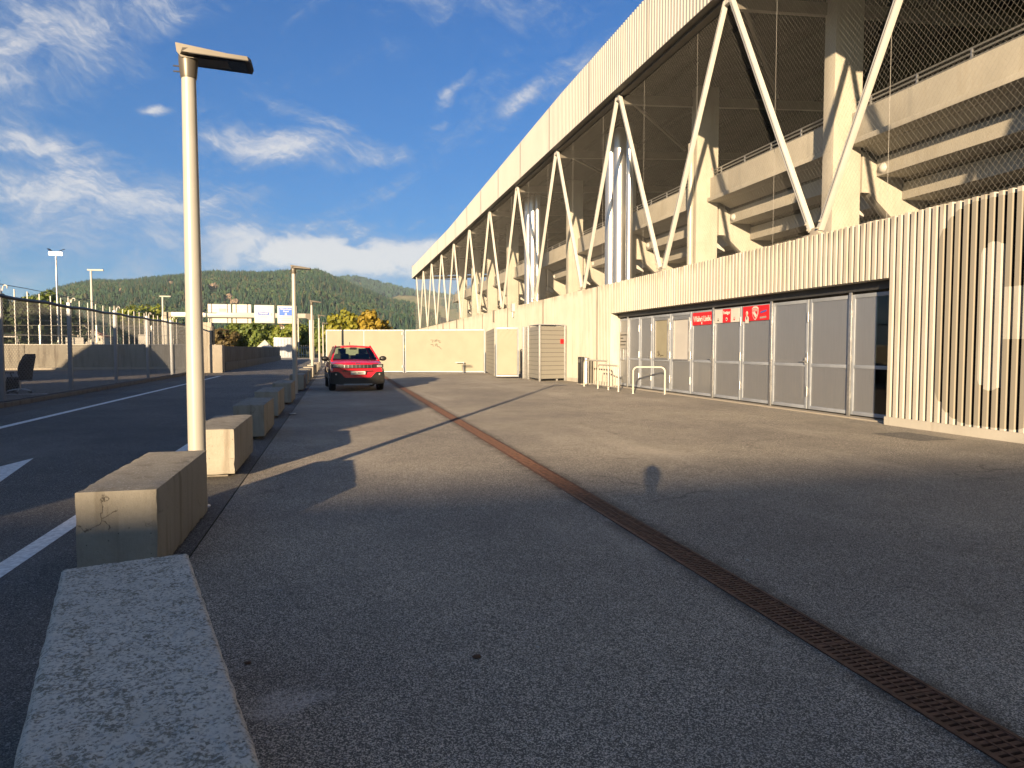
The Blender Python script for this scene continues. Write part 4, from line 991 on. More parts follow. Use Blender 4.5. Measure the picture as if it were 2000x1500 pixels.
spot(o, 'figure_head', 'skin_print', disc(.045, 12, .8), 15.95, 2.275); spot(o, 'figure_hair', 'white_print', disc(.055, 12, .85), 15.945, 2.30, XB - .001); spot(o, 'figure_coat', 'white_print', [(-.08, -.12), (.08, -.12), (.07, .03), (.03, .07), (-.03, .07), (-.07, .02)], 15.94, 2.165); spot(o, 'figure_shirt', 'black_print', [(-.02, -.03), (.02, -.03), (.015, .05), (-.015, .05)], 15.94, 2.17, XB - .006)
spot(o, 'print_blue', 'blue_print', [(-.12, -.03), (.12, .01), (.12, .05), (-.12, .01)], 15.23, 2.30)
for i in range(4): spot(o, 'print_grey', 'sign_panel_grey', disc(.028, 10), 15.35 - i * .07, 2.165 + i * .003)
mb = MB(); mb.box((XB, 14.96, 2.10), (XB + .01, 14.992, 2.48)); mb.build('edge_strip', 'white_print', o)
# red bins inside the concourse
for (x, y, lb) in ((12.3, 14.6, 'red waste bin with white lid seen through the middle mesh gates'), (11.6, 11.75, 'red waste bin with pale lid seen through the clear gate end')):
    o = thing('waste_bin', lb, 'waste bin', (x, y, 0), 0, 'red bins behind the gates')
    mb = MB(); mb.lathe([(.20, .02), (.24, .75)], 14, (x, y, 0)); mb.build('body', 'bin_red', o)
    mb = MB(); mb.lathe([(.26, .75), (.26, .84), (.18, .90)], 14, (x, y, 0)); mb.build('lid', 'white_print', o)

# ------------------------------------------------------------------ chain-link fence at the yard
FX = -7.83
cf = thing('chain_link_fence', 'dark chain link fence with hooked posts between road and yard', 'fence', (FX, 24, 0))
mb = MB()
wires(mb, FX + .03, 12, 43.3, .12, 2.62, .085, 1.25, .003)
mb.build('wire_mesh', 'fence_wire', cf, kind='stuff', recalc=False, smooth=False)
py = [15.0, 19.5, 24.05, 28.6, 33.1, 37.6, 42.0]
for yy in py:
    mb = MB(); mb.box((FX - .10, yy - .05, 0), (FX + .0, yy + .05, 2.80)); p_ = mb.build('post', 'galv_dull', cf, bevel=.008)
    mb = MB(); pts_ = [(FX + .02, yy, 2.80), (FX + .04, yy, 2.89)]
    for i in range(7): a = math.pi * (1 - i / 6 * 1.25); pts_.append((FX + .085 + .045 * math.cos(a), yy, 2.89 + .045 * math.sin(a)))
    mb.tube(pts_, .014, 6); mb.tube([(FX - .06, yy, 2.8), (FX - .06, yy, 2.98)], .014, 6); mb.build('hook', 'white_print', p_)
mb = MB(); mb.tube([(FX + .05, 8 + i * 1.0, 2.66 + .02 * math.sin(i * 1.9)) for i in range(36)], .045, 8); mb.build('rolled_net', 'black_plastic', cf)
mb = MB(); mb.tube([(FX - .06, 8 + i, 2.97 - .01 * math.sin(i * 1.3)) for i in range(36)], .008, 4); mb.build('top_wire', 'dark_steel', cf)
mb = MB(); mb.tube([(FX + .03, 12, .13), (FX + .03, 43.3, .13)], .02, 6); mb.build('lower_rail', 'dark_steel', cf)
# gate wall at the end of the fence
gw = thing('gate_wall', 'tall pale concrete gate wall with stepped edge at the end of the fence', 'wall', (-7, 44.5, 0))
mb = MB(); mb.box((-8.3, 43.7, 0), (-7.25, 44.0, 2.92)); mb.box((-7.25, 43.7, 0), (-6.45, 44.6, 1.62)); mb.box((-7.25, 43.72, 1.62), (-7.0, 44.6, 2.92)); mb.build('wall', 'pale_concrete', gw, bevel=.01)
mb = MB(); mb.box((-7.62, 43.62, .0), (-7.54, 43.69, 2.85)); mb.build('gate_pole', 'black_plastic', gw)
mb = MB(); mb.box((-7.83, 43.66, .3), (-7.80, 43.698, 2.4)); mb.tube([(-7.82, 43.64, .62), (-7.82, 43.64, .75)], .05, 8); mb.tube([(-7.82, 43.64, 2.2), (-7.82, 43.64, 2.3)], .05, 8); mb.build('gate_rail', 'dark_steel', gw)
mb = MB(); mb.box((-6.99, 43.8, 1.75), (-6.93, 44.4, 2.7)); mb.build('dark_sign', 'black_print', gw)
rw = thing('retaining_wall', 'dark weathered concrete wall with paler foot along the far road side', 'wall', (-6.9, 60, 0))
mb = MB(); mb.box((-7.25, 45.2, 0), (-6.78, 46.9, 1.58)); mb.build('wall_end', 'old_concrete', rw, bevel=.01)
for i in range(9):
    mb = MB(); mb.box((-7.2, 47.0 + i * 5, .55), (-6.82, 47.0 + i * 5 + 4.985, 1.56)); mb.build('wall_panel', 'old_concrete', rw, bevel=.008)
mb = MB(); mb.box((-7.2, 46.95, 0), (-6.72, 92, .55)); mb.build('wall_foot', 'wall_concrete', rw, bevel=.01)
mb = MB(); mb.box((-6.79, 45.6, .95), (-6.76, 46.6, 1.55)); tag(mb.build('wall_notice', 'sign_panel_grey'), 'cream notice board fixed on the dark end of the roadside wall', 'notice board')
# wall at the back of the yard with its fence
yw = thing('yard_wall', 'long stained concrete wall closing the back of the yard', 'wall', (-20, 53, 0))
for i in range(6):
    mb = MB(); mb.box((-44 + i * 6, 52.9, 0), (-44 + i * 6 + 5.98, 53.25, 1.66)); mb.build('wall_panel', 'wall_concrete', yw, bevel=.01)
mb = MB(); mb.box((-44, 52.86, 1.66), (-8.2, 53.29, 1.70)); mb.build('coping', 'sign_white', yw)
wf = thing('mesh_fence', 'thin pale mesh fence standing on top of the yard wall', 'fence', (-20, 53.1, 1.7))
mb = MB(); wires(mb, 0, -44, -8.3, 1.72, 2.95, .11, 1.2, .0016)
mb.v = [(y, 53.1 + x, z) for x, y, z in mb.v]; mb.build('wire_mesh', 'net_wire', wf, kind='stuff', recalc=False, smooth=False)
for i in range(11):
    mb = MB(); mb.box((-43 + i * 3.4, 53.06, 1.7), (-42.93 + i * 3.4, 53.13, 2.98)); mb.build('post', 'galvanised', wf)
mb = MB()
for z in (2.95, 2.3): mb.tube([(-44, 53.1, z), (-8.3, 53.1, z)], .014, 5)
mb.build('rail', 'net_wire', wf)
# tall ball-stop fence beyond
bf_ = thing('ball_stop_fence', 'tall row of thin pale posts with netting beyond the yard wall', 'fence', (-26, 90, 0))
for i in range(27):
    y = 62 + i * 2.55
    mb = MB(); mb.tube([(-26, y, 0), (-26, y, 6.35)], .055, 6); mb.build('post', 'sign_white', bf_)
mb = MB()
for z in (1.2, 2.6, 4.0): mb.tube([(-26, 62, z), (-26, 129, z)], .018, 4)
mb.build('rail', 'net_wire', bf_)
for (a, c, lb) in (((-34, 70), (-27, 70), 'white goal frame with net standing on the field behind the yard wall'),):
    o = thing('goal', lb, 'goal', (a[0], a[1], 0)); mb = MB(); mb.tube([(a[0], a[1], 0), (a[0], a[1], 2.44), (c[0], c[1], 2.44), (c[0], c[1], 0)], .06, 8); mb.build('goal_frame', 'sign_white', o)
    mb = MB()
    for x in (a[0], c[0]): mb.tube([(x, a[1], 2.44), (x, a[1] + 1.6, 0), (x, a[1], 0)], .03, 6)
    mb.build('goal_stay', 'sign_white', o)

# ------------------------------------------------------------------ masts and far lamps
fm = thing('floodlight_mast', 'tall slim floodlight mast with glowing lamps over the sports field', 'floodlight', (-38.1, 112, 0))
FMX = -38.1
mb = MB(); mb.lathe([(.2, 0), (.10, 14.6)], 10, (FMX, 112, 0)); mb.build('mast', 'galvanised', fm)
mb = MB(); mb.box((FMX - .85, 111.9, 14.5), (FMX + .85, 112.1, 14.62)); mb.build('crossbar', 'galvanised', fm)
for i in range(4):
    x0 = FMX - .85 + i * .44
    mb = MB(); mb.box((x0, 111.8, 14.72), (x0 + .38, 112.2, 15.0)); q = mb.build('floodlight', 'galv_dull', fm)
    mb = MB(); mb.box((x0 + .03, 111.76, 14.68), (x0 + .35, 111.80, 14.88)); mb.build('lamp_face', 'net_lamp', q)
for sx in (-1, 1):
    mb = MB(); mb.beam((FMX + sx * .55, 111.8, 15.12), (FMX + sx * 1.0, 112.2, 15.42), .35, .08); mb.build('floodlight_hood', 'black_plastic', fm)
def mast(x, y, h, arm, label):
    o = thing('far_lamp', label, 'street lamp', (x, y, 0)); mb = MB(); mb.lathe([(.13, 0), (.09, h)], 8, (x, y, 0)); mb.build('pole', 'sign_white', o)
    if arm:
        mb = MB(); mb.box((x - .3, y - .12, h - .08), (x + arm, y + .12, h + .06)); mb.build('lamp_head', 'sign_panel_grey', o)
mast(-22.9, 76, 9.0, 1.1, 'pale lamp mast with flat arm rising against the forest hill')
mast(-19.9, 91, 7.6, .9, 'small pale lamp mast standing behind the corner of the sign gantry')
mast(-5.9, 118, 6.9, 0, 'bare white pole standing on the grass beyond the cross road')
mast(-14.2, 130, 6.0, 1.1, 'small lamp with short arm before the green trees under the signs')

# ------------------------------------------------------------------ sign gantry
ga = thing('sign_gantry', 'cream steel gantry spanning the far road', 'gantry', (-11, 92, 0))
for x in (-19.9, -3.0):
    mb = MB(); mb.box((x - .28, 91.75, 0), (x + .28, 92.25, 5.0)); mb.build('post', 'pole_paint', ga, bevel=.02)
mb = MB(); mb.box((-19.2, 91.75, 5.22), (-3.7, 92.25, 5.78)); mb.build('beam', 'pole_paint', ga, bevel=.02)
for x, s in ((-19.9, 1), (-3.0, -1)):
    mb = MB(); mb.prism([(x - s * .28, 5.0), (x + s * .28, 5.0), (x + s * .7, 5.25), (x + s * .7, 5.78), (x - s * .1, 5.78), (x - s * .28, 5.6)], 'y', 91.7, 92.3); mb.build('corner', 'lamp_head_paint', ga)
def gsign(label, x0, x1, z0, z1, y=91.6):
    o = thing('road_sign', label, 'road sign', ((x0 + x1) / 2, y, z0)); return o
for i, (x0, x1, lb) in enumerate(((-15.15, -12.5, 'white back of a large road sign, nearest the far gantry post, with grey patch'), (-12.33, -9.72 - .45, 'plain white back of a road sign beside the grey patched one'))):
    o = gsign(lb, x0, x1, 4.56, 6.85)
    for j in range(7):
        z0 = 4.56 + j * .328; mb = MB(); mb.box((x0, 91.2 if False else 92.3, z0), (x1, 92.34, z0 + .32)); mb.build('slat', 'sign_white', o)
    for x in (x0 + .42, x1 - .42):
        mb = MB(); mb.box((x - .04, 92.255, 4.56), (x + .04, 92.295, 6.87)); mb.build('strap', 'dark_steel', o)
    if i == 0:
        mb = MB(); mb.box((x0 + 1.3, 92.26, 5.95), (x0 + 2.05, 92.296, 6.3)); mb.build('patch', 'sign_panel_grey', o)
o = gsign('cream sign with the blue word TRANSIT panel on the gantry', -9.75, -7.35, 4.55, 6.75)
mb = MB(); mb.box((-9.72, 91.55, 4.56), (-7.40, 91.72, 6.76)); mb.build('board', 'sign_white', o, bevel=.02)
mb = MB(); mb.box((-9.6, 91.53, 4.7), (-7.55, 91.548, 6.62)); mb.build('face', 'sign_white', o, smooth=False)
mb = MB(); mb.box((-9.28, 91.515, 5.53), (-7.98, 91.528, 5.90)); mb.build('word_panel', 'blue_print', o, smooth=False)
lettering('TRANSIT', .27, 'white_print', o, face_mtx((-8.63, 91.51, 5.715), (1, 0, 0)))
mb = MB(); mb.box((-9.0, 91.52, 5.28), (-8.3, 91.527, 5.33)); mb.build('print_line', 'sign_panel_grey', o)
mb = MB(); mb.box((-7.72, 91.5, 5.5), (-7.68, 91.53, 5.75)); mb.build('lock', 'ink_grey', o)
o = gsign('white and blue direction sign reading Allmendingen Gwatt on the gantry', -7.03, -4.9, 4.5, 6.7)
mb = MB(); mb.box((-7.03, 91.55, 4.52), (-4.75, 91.72, 6.72)); mb.build('board', 'sign_white', o, bevel=.02)
mb = MB(); mb.box((-6.82, 91.53, 5.50), (-5.22, 91.548, 6.50)); mb.build('blue_panel', 'sign_blue', o, smooth=False)
lettering('Allmendingen', .25, 'white_print', o, face_mtx((-6.02, 91.52, 6.31), (1, 0, 0))); lettering('Gwatt', .27, 'white_print', o, face_mtx((-6.02, 91.52, 6.03), (1, 0, 0)))
mb = MB(); mb.prism([(-6.14, 5.56), (-5.9, 5.56), (-5.94, 5.83), (-6.12, 5.83)], 'y', 91.515, 91.527); mb.build('pictogram', 'white_print', o); mb = MB(); mb.prism([(-5.97, 5.66), (-5.88, 5.66), (-5.93, 5.83)], 'y', 91.505, 91.514); mb.build('pictogram', 'green_print', o)
for z, wd in ((5.14, 1.6), (4.86, 1.1)):
    mb = MB(); mb.box((-6.02 - wd / 2, 91.535, z), (-6.02 + wd / 2, 91.548, z + .06)); mb.build('print_line', 'sign_panel_grey', o)
mb = MB(); mb.box((-7.03, 91.54, 5.38), (-4.75, 91.549, 5.41)); mb.build('divider', 'sign_panel_grey', o)
o = thing('round_sign', 'round white traffic sign with red ring half hidden behind the near lamp post', 'traffic sign', (-16.95, 91.6, 4.9))
mb = MB(); mb.lathe([(.62, 91.60), (.62, 91.64)], 24, (-16.95, 0, 5.62), 'y'); mb.build('disc', 'sign_white', o)
mb = MB(); ring = [(-16.95 + .52 * math.cos(i * math.pi / 12), 91.58, 5.62 + .52 * math.sin(i * math.pi / 12)) for i in range(25)]; mb.tube(ring, .07, 6, False); mb.build('ring', 'red_print', o)

# ------------------------------------------------------------------ trees
def tree(label, x, y, crown, base_z, top_z, rx, mat, n=1500, leaf=.3, group=None, cat='tree', name='leafy_tree'):
    o = thing(name, label, cat, (x, y, 0), 0, group)
    mb = MB(); hh = base_z + (top_z - base_z) * .6
    mb.tube([(x, y, -.05), (x + .1, y, base_z * .6), (x, y + .1, hh)], [.05 * rx + .12, .04 * rx + .08, .03], 8)
    for i in range(5):
        a = i * 1.26 + x; mb.tube([(x, y, base_z + .15 * (top_z - base_z)), (x + math.cos(a) * rx * .6, y + math.sin(a) * rx * .6, base_z + (top_z - base_z) * random.uniform(.45, .7))], [.07, .02], 5)
    mb.build('trunk', 'bark', o)
    cz, rz_ = (base_z + top_z) / 2, (top_z - base_z) / 2; V = []; F = []
    cl = []
    for i in range(crown):
        v = Vector((random.gauss(0, 1), random.gauss(0, 1), random.gauss(0, 1))).normalized() * random.uniform(.45, .92)
        cl.append((Vector((x + v.x * rx, y + v.y * rx, cz + v.z * rz_)), rx * random.uniform(.20, .36)))
    for i in range(n):
        c, r = cl[i % crown]; v = Vector((random.gauss(0, 1), random.gauss(0, 1), random.gauss(0, 1))).normalized(); p = c + v * r * random.uniform(.6, 1.1)
        nn = (v + Vector((random.uniform(-.6, .6), random.uniform(-.6, .6), random.uniform(-.2, .7)))).normalized(); a = nn.orthogonal().normalized(); bb = nn.cross(a); s = leaf * random.uniform(.6, 1.3)
        o_ = len(V); V += [p + a * s, p + bb * s * .7, p - a * s, p - bb * s * .7]; F.append((o_, o_ + 1, o_ + 2, o_ + 3))
    me = bpy.data.meshes.new('crown'); me.from_pydata([tuple(v - Vector((x, y, 0))) for v in V], [], F); me.materials.append(MATS[mat])
    c = bpy.data.objects.new('crown', me); COL.objects.link(c); c.parent = o; return o
def at(u, y):
    d = FW + RT * ((u - 1000) / UU); return d.x / d.y * y
for (u, y, bz, tz, rx, mat, lb, n) in (
    (440, 125, .4, 4.6, 2.6, 'leaf_brown', 'small brownish tree nearest the tall gate wall', 1400),
    (474, 132, .4, 6.5, 3.6, 'leaf_green', 'bushy green tree under the two white sign backs', 2400),
    (508, 128, .3, 6.8, 3.5, 'leaf_green', 'bushy green tree under the TRANSIT sign', 2400),
    (536, 140, .3, 6.0, 2.8, 'leaf_dark', 'dark green tree below the gap between the two lettered signs', 1500),
    (563, 122, .3, 6.6, 2.6, 'leaf_bright', 'bright green tree under the Allmendingen sign', 2000),
    (596, 128, .3, 6.6, 3.0, 'leaf_green', 'dark green tree directly beyond the gantry post by the road', 2000),
    (628, 120, .3, 5.2, 2.0, 'leaf_green', 'slim green tree seen between the lamp posts and the hoarding', 1200),
    (672, 72, .8, 5.3, 1.95, 'leaf_yellow', 'yellow green tree rising above the hoarding behind the red car', 2600),
    (722, 72, .8, 5.2, 1.7, 'leaf_ochre', 'ochre autumn tree with pointed top above the hoarding', 2300),
    (748, 74, .8, 4.5, 1.3, 'leaf_ochre', 'small ochre tree tailing off at the end of the yellow trees', 1400),
    (700, 80, .5, 3.9, 1.6, 'leaf_dark', 'low dark bush in the gap between the yellow and ochre trees', 900),
    (802, 100, .5, 3.4, .9, 'leaf_yellow', 'tiny yellow bush at the foot of the last stadium brace', 500),
    (262, 135, .5, 9.6, 3.2, 'leaf_bright', 'bright green tree beyond the hooked fence posts', 2000),
    (305, 140, .5, 9.3, 3.9, 'leaf_bright', 'broad bright green tree behind the gantry corner', 2400),
    (338, 150, .5, 7.6, 2.6, 'leaf_dark', 'darker tree behind the gantry beam next to the bright trees', 1300),
    (82, 118, .5, 10.0, 4.0, 'leaf_green', 'large green tree beside the floodlight mast', 2600),
    (20, 110, .4, 9.2, 5.0, 'leaf_dark', 'large dark tree at the edge of the sports field', 2600),
    (-40, 116, .4, 9.6, 5.0, 'leaf_dark', 'dark tree beyond the goal, next along from the large dark tree', 2200),
    (128, 150, .4, 9.0, 5.0, 'leaf_dark', 'dark spreading tree in the gap beyond the floodlight mast', 2000)):
    tree(lb, at(u, y), y, 46, bz, tz, rx, mat, n, .22 if y < 100 else .34)
# sloping grass bank with low scrub behind the field
mb = MB(); 
for i in range(21):
    for j, (yy, zz) in enumerate(((100, .0), (112, 1.2), (130, 2.0))): mb.v.append((-75 + i * 2.4, yy, zz * (1 - max(0, i - 14) / 6) + .3 * mnoise.noise(Vector((i * .7, j, 0))) - .02))
for i in range(20):
    for j in range(2): q = i * 3 + j; mb.f.append((q, q + 3, q + 4, q + 1)); mb.mi.append(0)
struct(mb, 'grass_bank', 'meadow')
# houses of the village below the hill
for i, (u, v, sc) in enumerate(((146, 640, 1.), (158, 636, .9), (163, 650, 1.), (170, 632, .8), (178, 640, .9), (155, 655, 1.1), (186, 648, 1.), (196, 655, 1.2), (140, 628, .8), (462, 655, 1.2), (548, 640, 1.2), (172, 658, 1.1))):
    dv, a = bearing(u); dist = 640; z = elev(u, v) * dist + 1.4 - 6
    o = thing('hill_house', 'small white gabled house in the village at the hill foot', 'house', (dv.x * dist, dv.y * dist, z), random.uniform(-.6, .6), 'village houses at the hill foot')
    mb = MB(); mb.box((-4.5 * sc, -3.5 * sc, -12), (4.5 * sc, 3.5 * sc, 4.2 * sc)); mb.prism([(-4.5 * sc, 4.2 * sc), (4.5 * sc, 4.2 * sc), (0, 6.6 * sc)], 'y', -3.5 * sc, 3.5 * sc); mb.build('wall', 'house_wall', o, local=True)
    mb = MB()
    for s in (-1, 1): mb.prism([(s * 5.2 * sc, 3.7 * sc), (0, 6.75 * sc), (0, 7.1 * sc), (s * 5.4 * sc, 4.0 * sc)], 'y', -4.1 * sc, 4.1 * sc)
    mb.build('roof', 'roof_tile', o, local=True)
    for xx in (-2.4, 0, 2.4):
        mb = MB(); mb.box((xx * sc - .6, -3.56 * sc, 1.4 * sc), (xx * sc + .6, -3.5 * sc, 2.9 * sc)); mb.build('window', 'window_dark', o, local=True)
# pale containers and tent beyond the cross road
o = thing('site_cabin', 'pale grey site cabin standing on the grass beyond the cross road', 'cabin', (-8.1, 113, 0))
mb = MB(); mb.box((-9.2, 112, 0), (-6.6, 115, 3.1)); mb.build('body', 'galv_dull', o, bevel=.04)
for i in range(6):
    mb = MB(); mb.box((-9.15 + i * .43, 111.95, .15), (-8.95 + i * .43, 112, 2.95)); mb.build('ridge', 'galv_dull', o)
o = thing('pavilion_tent', 'small white pointed tent beside the pale cabin', 'tent', (-10.4, 112, 0))
mb = MB(); mb.box((-11.6, 111.2, 0), (-9.4, 113.4, 1.5)); mb.build('side_wall', 'tent_white', o); mb = MB(); mb.add([(-11.7, 111.1, 1.5), (-9.3, 111.1, 1.5), (-9.3, 113.5, 1.5), (-11.7, 113.5, 1.5), (-10.5, 112.3, 2.75)], [(0, 1, 4), (1, 2, 4), (2, 3, 4), (3, 0, 4)]); mb.build('canopy', 'tent_white', o)
o = thing('palisade_fence', 'grey palisade fence on the grass beyond the cross road', 'fence', (-3, 121, 0))
for i in range(24):
    mb = MB(); mb.box((-6.4 + i * .36, 121, 0), (-6.28 + i * .36, 121.05, 1.9)); mb.build('pale', 'galv_dull', o)
mb = MB(); mb.box((-6.6, 121.05, .4), (2.2, 121.1, .5)); mb.box((-6.6, 121.05, 1.5), (2.2, 121.1, 1.6)); mb.build('rail', 'galv_dull', o)
# panel boards and discs seen through the yard fence
for (x, y, z, wd, hg, lb) in ((-24.6, 74, 1.6, 1.5, 1.1, 'white board standing on legs behind the yard wall'), (-18.4, 74, 2.0, .8, .9, 'small pale board beyond the hooked fence posts')):
    o = thing('field_board', lb, 'board', (x, y, 0)); mb = MB(); mb.box((x, y, z - hg / 2 + .3), (x + wd, y + .08, z + hg / 2 + .3)); mb.build('board', 'sign_panel_grey', o)
    mb = MB(); mb.box((x + .1, y + .08, 0), (x + .2, y + .16, z)); mb.box((x + wd - .2, y + .08, 0), (x + wd - .1, y + .16, z)); mb.build('leg', 'galvanised', o)

# ------------------------------------------------------------------ office chair in the yard
ch = thing('office_chair', 'black office chair abandoned on the yard asphalt behind the fence', 'office chair', (-9.62, 25.0, 0), R(-32))
mb = MB()
n = 9; V = []
prof = [(.02, .50, .20), (.00, .62, .235), (.03, .80, .245), (.10, .98, .235), (.19, 1.16, .20), (.24, 1.24, .15)]
for i, (x, z, hw) in enumerate(prof):
    for j in range(n):
        a = -1 + 2 * j / (n - 1); cv = .05 * (a * a)
        mb.v.append((.27 + x - cv, a * hw, z)); 
nb_ = len(mb.v)
for i, (x, z, hw) in enumerate(prof):
    for j in range(n):
        a = -1 + 2 * j / (n - 1); cv = .05 * (a * a); mb.v.append((.27 + x - cv + .09 * (1 - .5 * a * a), a * hw, z))
for i in range(len(prof) - 1):
    for j in range(n - 1):
        q = i * n + j; mb.f += [(q, q + 1, q + n + 1, q + n), (nb_ + q, nb_ + q + n, nb_ + q + n + 1, nb_ + q + 1)]; mb.mi += [0, 0]
rim = list(range(n)) + [i * n + n - 1 for i in range(1, len(prof))] + [(len(prof) - 1) * n + j for j in reversed(range(n - 1))] + [i * n for i in reversed(range(1, len(prof) - 1))]
for k in range(len(rim)): a, c = rim[k], rim[(k + 1) % len(rim)]; mb.f.append((a, c, nb_ + c, nb_ + a)); mb.mi.append(0)
mb.build('backrest', 'chair_fabric', ch, local=True)
mb = MB(); mb.box((-.27, -.24, .42), (.25, .24, .52)); mb.build('seat', 'chair_fabric', ch, local=True, bevel=.035)
mb = MB(); mb.beam((.12, 0, .43), (.30, 0, .60), .07, .025, (0, 1, 0)); mb.build('back_bracket', 'black_plastic', ch, local=True)
for s in (-1, 1):
    mb = MB(); mb.tube([(.1, s * .27, .45), (.02, s * .29, .6), (.0, s * .29, .64)], .02, 6); mb.box((-.24, s * .29 - .04, .64), (.10, s * .29 + .04, .675)); mb.build('armrest', 'black_plastic', ch, local=True)
mb = MB(); mb.tube([(0, 0, .12), (0, 0, .43)], .028, 10); mb.build('gas_lift', 'chrome', ch, local=True)
mb = MB(); mb.tube([(.15, .1, .42), (.33, .14, .40)], .012, 6); mb.build('lever', 'black_plastic', ch, local=True)
for i in range(5):
    a = i * 2 * math.pi / 5 + .35; e = Vector((math.cos(a), math.sin(a), 0)) * .32
    mb = MB(); mb.tube([(0, 0, .14), e * .6 + Vector((0, 0, .115)), e + Vector((0, 0, .085))], [.028, .022, .016], 8); lg = mb.build('leg', 'chrome', ch, local=True)
    mb = MB(); mb.lathe([(.03, -.022), (.032, 0), (.03, .022)], 12, (e.x, e.y, .032), 'x'); mb.build('caster', 'black_plastic', lg, local=True)
o = thing('dropped_cushion', 'round black cushion lying against the base of the office chair', 'cushion', (-9.95, 25.25, .2))
mb = MB(); mb.ball((-9.95, 25.28, .235), .22, 16, (1.15, .45, 1.0)); mb.build('cushion_body', 'chair_fabric', o)
# ------------------------------------------------------------------ red car
car = thing('parked_car', 'red compact crossover car with black bumper parked facing the camera', 'car', (.56, 25.6, 0), R(3.5))
def fr(x): return .17 * (abs(x) / .86) ** 2.6           # how far the nose curves back
st = [(-2.0, .80, .86, .34), (-1.93, .845, .905, .32), (-1.7, .872, .955, .30), (-1.3, .884, .995, .30), (-.85, .886, 1.03, .30), (0, .888, 1.03, .30), (1.2, .888, 1.04, .30), (1.75, .875, 1.04, .32), (1.97, .84, 1.0, .36), (2.04, .78, .92, .40)]
mb = MB(); m_ = 13
for (y, w, zt, zb) in st:
    half = [(0, zb), (w * .84, zb), (w * .955, zb + .14), (w, zb + .34), (w * .985, zt - .17), (w * .94, zt - .05), (w * .80, zt)]
    ring = half + [(0, zt + .02)] + [(-x, z) for x, z in reversed(half[1:])]
    for (x, z) in ring: mb.v.append((x, y + (fr(x) * max(0, min(1, (-1.2 - y) / .7)) if y < -1.2 else 0) - (fr(x) * .6 * max(0, (y - 1.7) / .34) if y > 1.7 else 0), z))
mr = 14
for i in range(len(st) - 1):
    for j in range(mr): a, c = i * mr + j, i * mr + (j + 1) % mr; mb.f.append((a, c, c + mr, a + mr)); mb.mi.append(0)
mb.f.append(tuple(range(mr))); mb.mi.append(0); mb.f.append(tuple(reversed(range((len(st) - 1) * mr, len(st) * mr)))); mb.mi.append(0)
body = mb.build('body', 'car_red', car, local=True)
def strip(x0, x1, z0, z1, off, th, mat, name, par=car, n=10, zt=None):
    """slab following the curved nose"""
    mb = MB()
    for i in range(n + 1):
        x = x0 + (x1 - x0) * i / n; y = -2.0 + fr(x) - off
        a, c = (z0(x) if callable(z0) else z0), (z1(x) if callable(z1) else z1)
        mb.v += [(x, y, a), (x, y + th, a), (x, y + th, c), (x, y, c)]
    for i in range(n):
        for j in range(4): p, q = i * 4 + j, i * 4 + (j + 1) % 4; mb.f.append((p, q, q + 4, p + 4)); mb.mi.append(0)
    mb.f += [(0, 1, 2, 3), (n * 4 + 3, n * 4 + 2, n * 4 + 1, n * 4)]; mb.mi += [0, 0]
    return mb.build(name, mat, par, local=True)
zlow = lambda x: .20 + .05 * (abs(x) / .85) ** 2
ztop = lambda x: .445 + (.20 if abs(x) > .60 else max(0, (abs(x) - .42) / .18) * .20) * (1 if abs(x) < .78 else .9)
bmp = strip(-.865, .865, zlow, ztop, .045, .20, 'black_plastic', 'front_bumper', n=30)
strip(-.46, .46, .215, .25, .052, .05, 'galv_dull', 'skid_plate', bmp)
strip(-.50, .50, .655, .685, .012, .03, 'black_plastic', 'air_slot', body)
gr = strip(-.47, .47, .765, .875, .010, .03, 'black_plastic', 'grille', body)
for i in range(8):
    x = -.44 + i * .88 / 7; strip(x - .008, x + .008, .772, .868, .028, .02, 'chrome', 'grille_bar', gr, n=1)
for s in (-1, 1):
    a, c = sorted((s * .48, s * .845))
    hl = strip(a, c, lambda x: .765 + .01 * abs(x), lambda x: .885 + .01 * abs(x), .012, .05, 'black_plastic', 'headlight', body)
    a, c = sorted((s * .62, s * .80)); strip(a, c, .79, .855, .022, .02, 'lamp_glass', 'lens', hl, n=4)
    a, c = sorted((s * .66, s * .83)); strip(a, c, lambda x: .878 + .01 * abs(x), lambda x: .888 + .01 * abs(x), .02, .02, 'lamp_glass', 'light_bar', hl, n=4)
    mb = MB(); mb.lathe([(.03, 0), (.03, .02)], 10, (s * .70, -2.0 + fr(.70) - .065, .56), 'y'); mb.build('fog_lamp', 'lamp_glass', bmp, local=True)
    # mirror
    mb = MB(); mb.ball((s * .985, -.62, 1.06), .13, 12, (1.0, .62, .68)); mb.beam((s * .85, -.62, 1.0), (s * .95, -.62, 1.03), .05, .04); mb.build('wing_mirror', 'black_plastic', car, local=True)
pl = strip(-.235, .235, .555, .655, .035, .02, 'white_print', 'number_plate', body, n=1)
for i, x in enumerate((-.13, -.075, .0, .04, .08, .12, .16)):
    mb = MB(); mb.box((x - .013, -2.037, .58), (x + .013, -2.0351, .632)); mb.build('plate_character', 'black_print', pl, local=True, smooth=False)
lettering('Jeep', .085, 'chrome', body, Matrix.Translation((0, -1.965, .912)) @ Matrix.Rotation(R(62), 4, 'X'), name='badge')
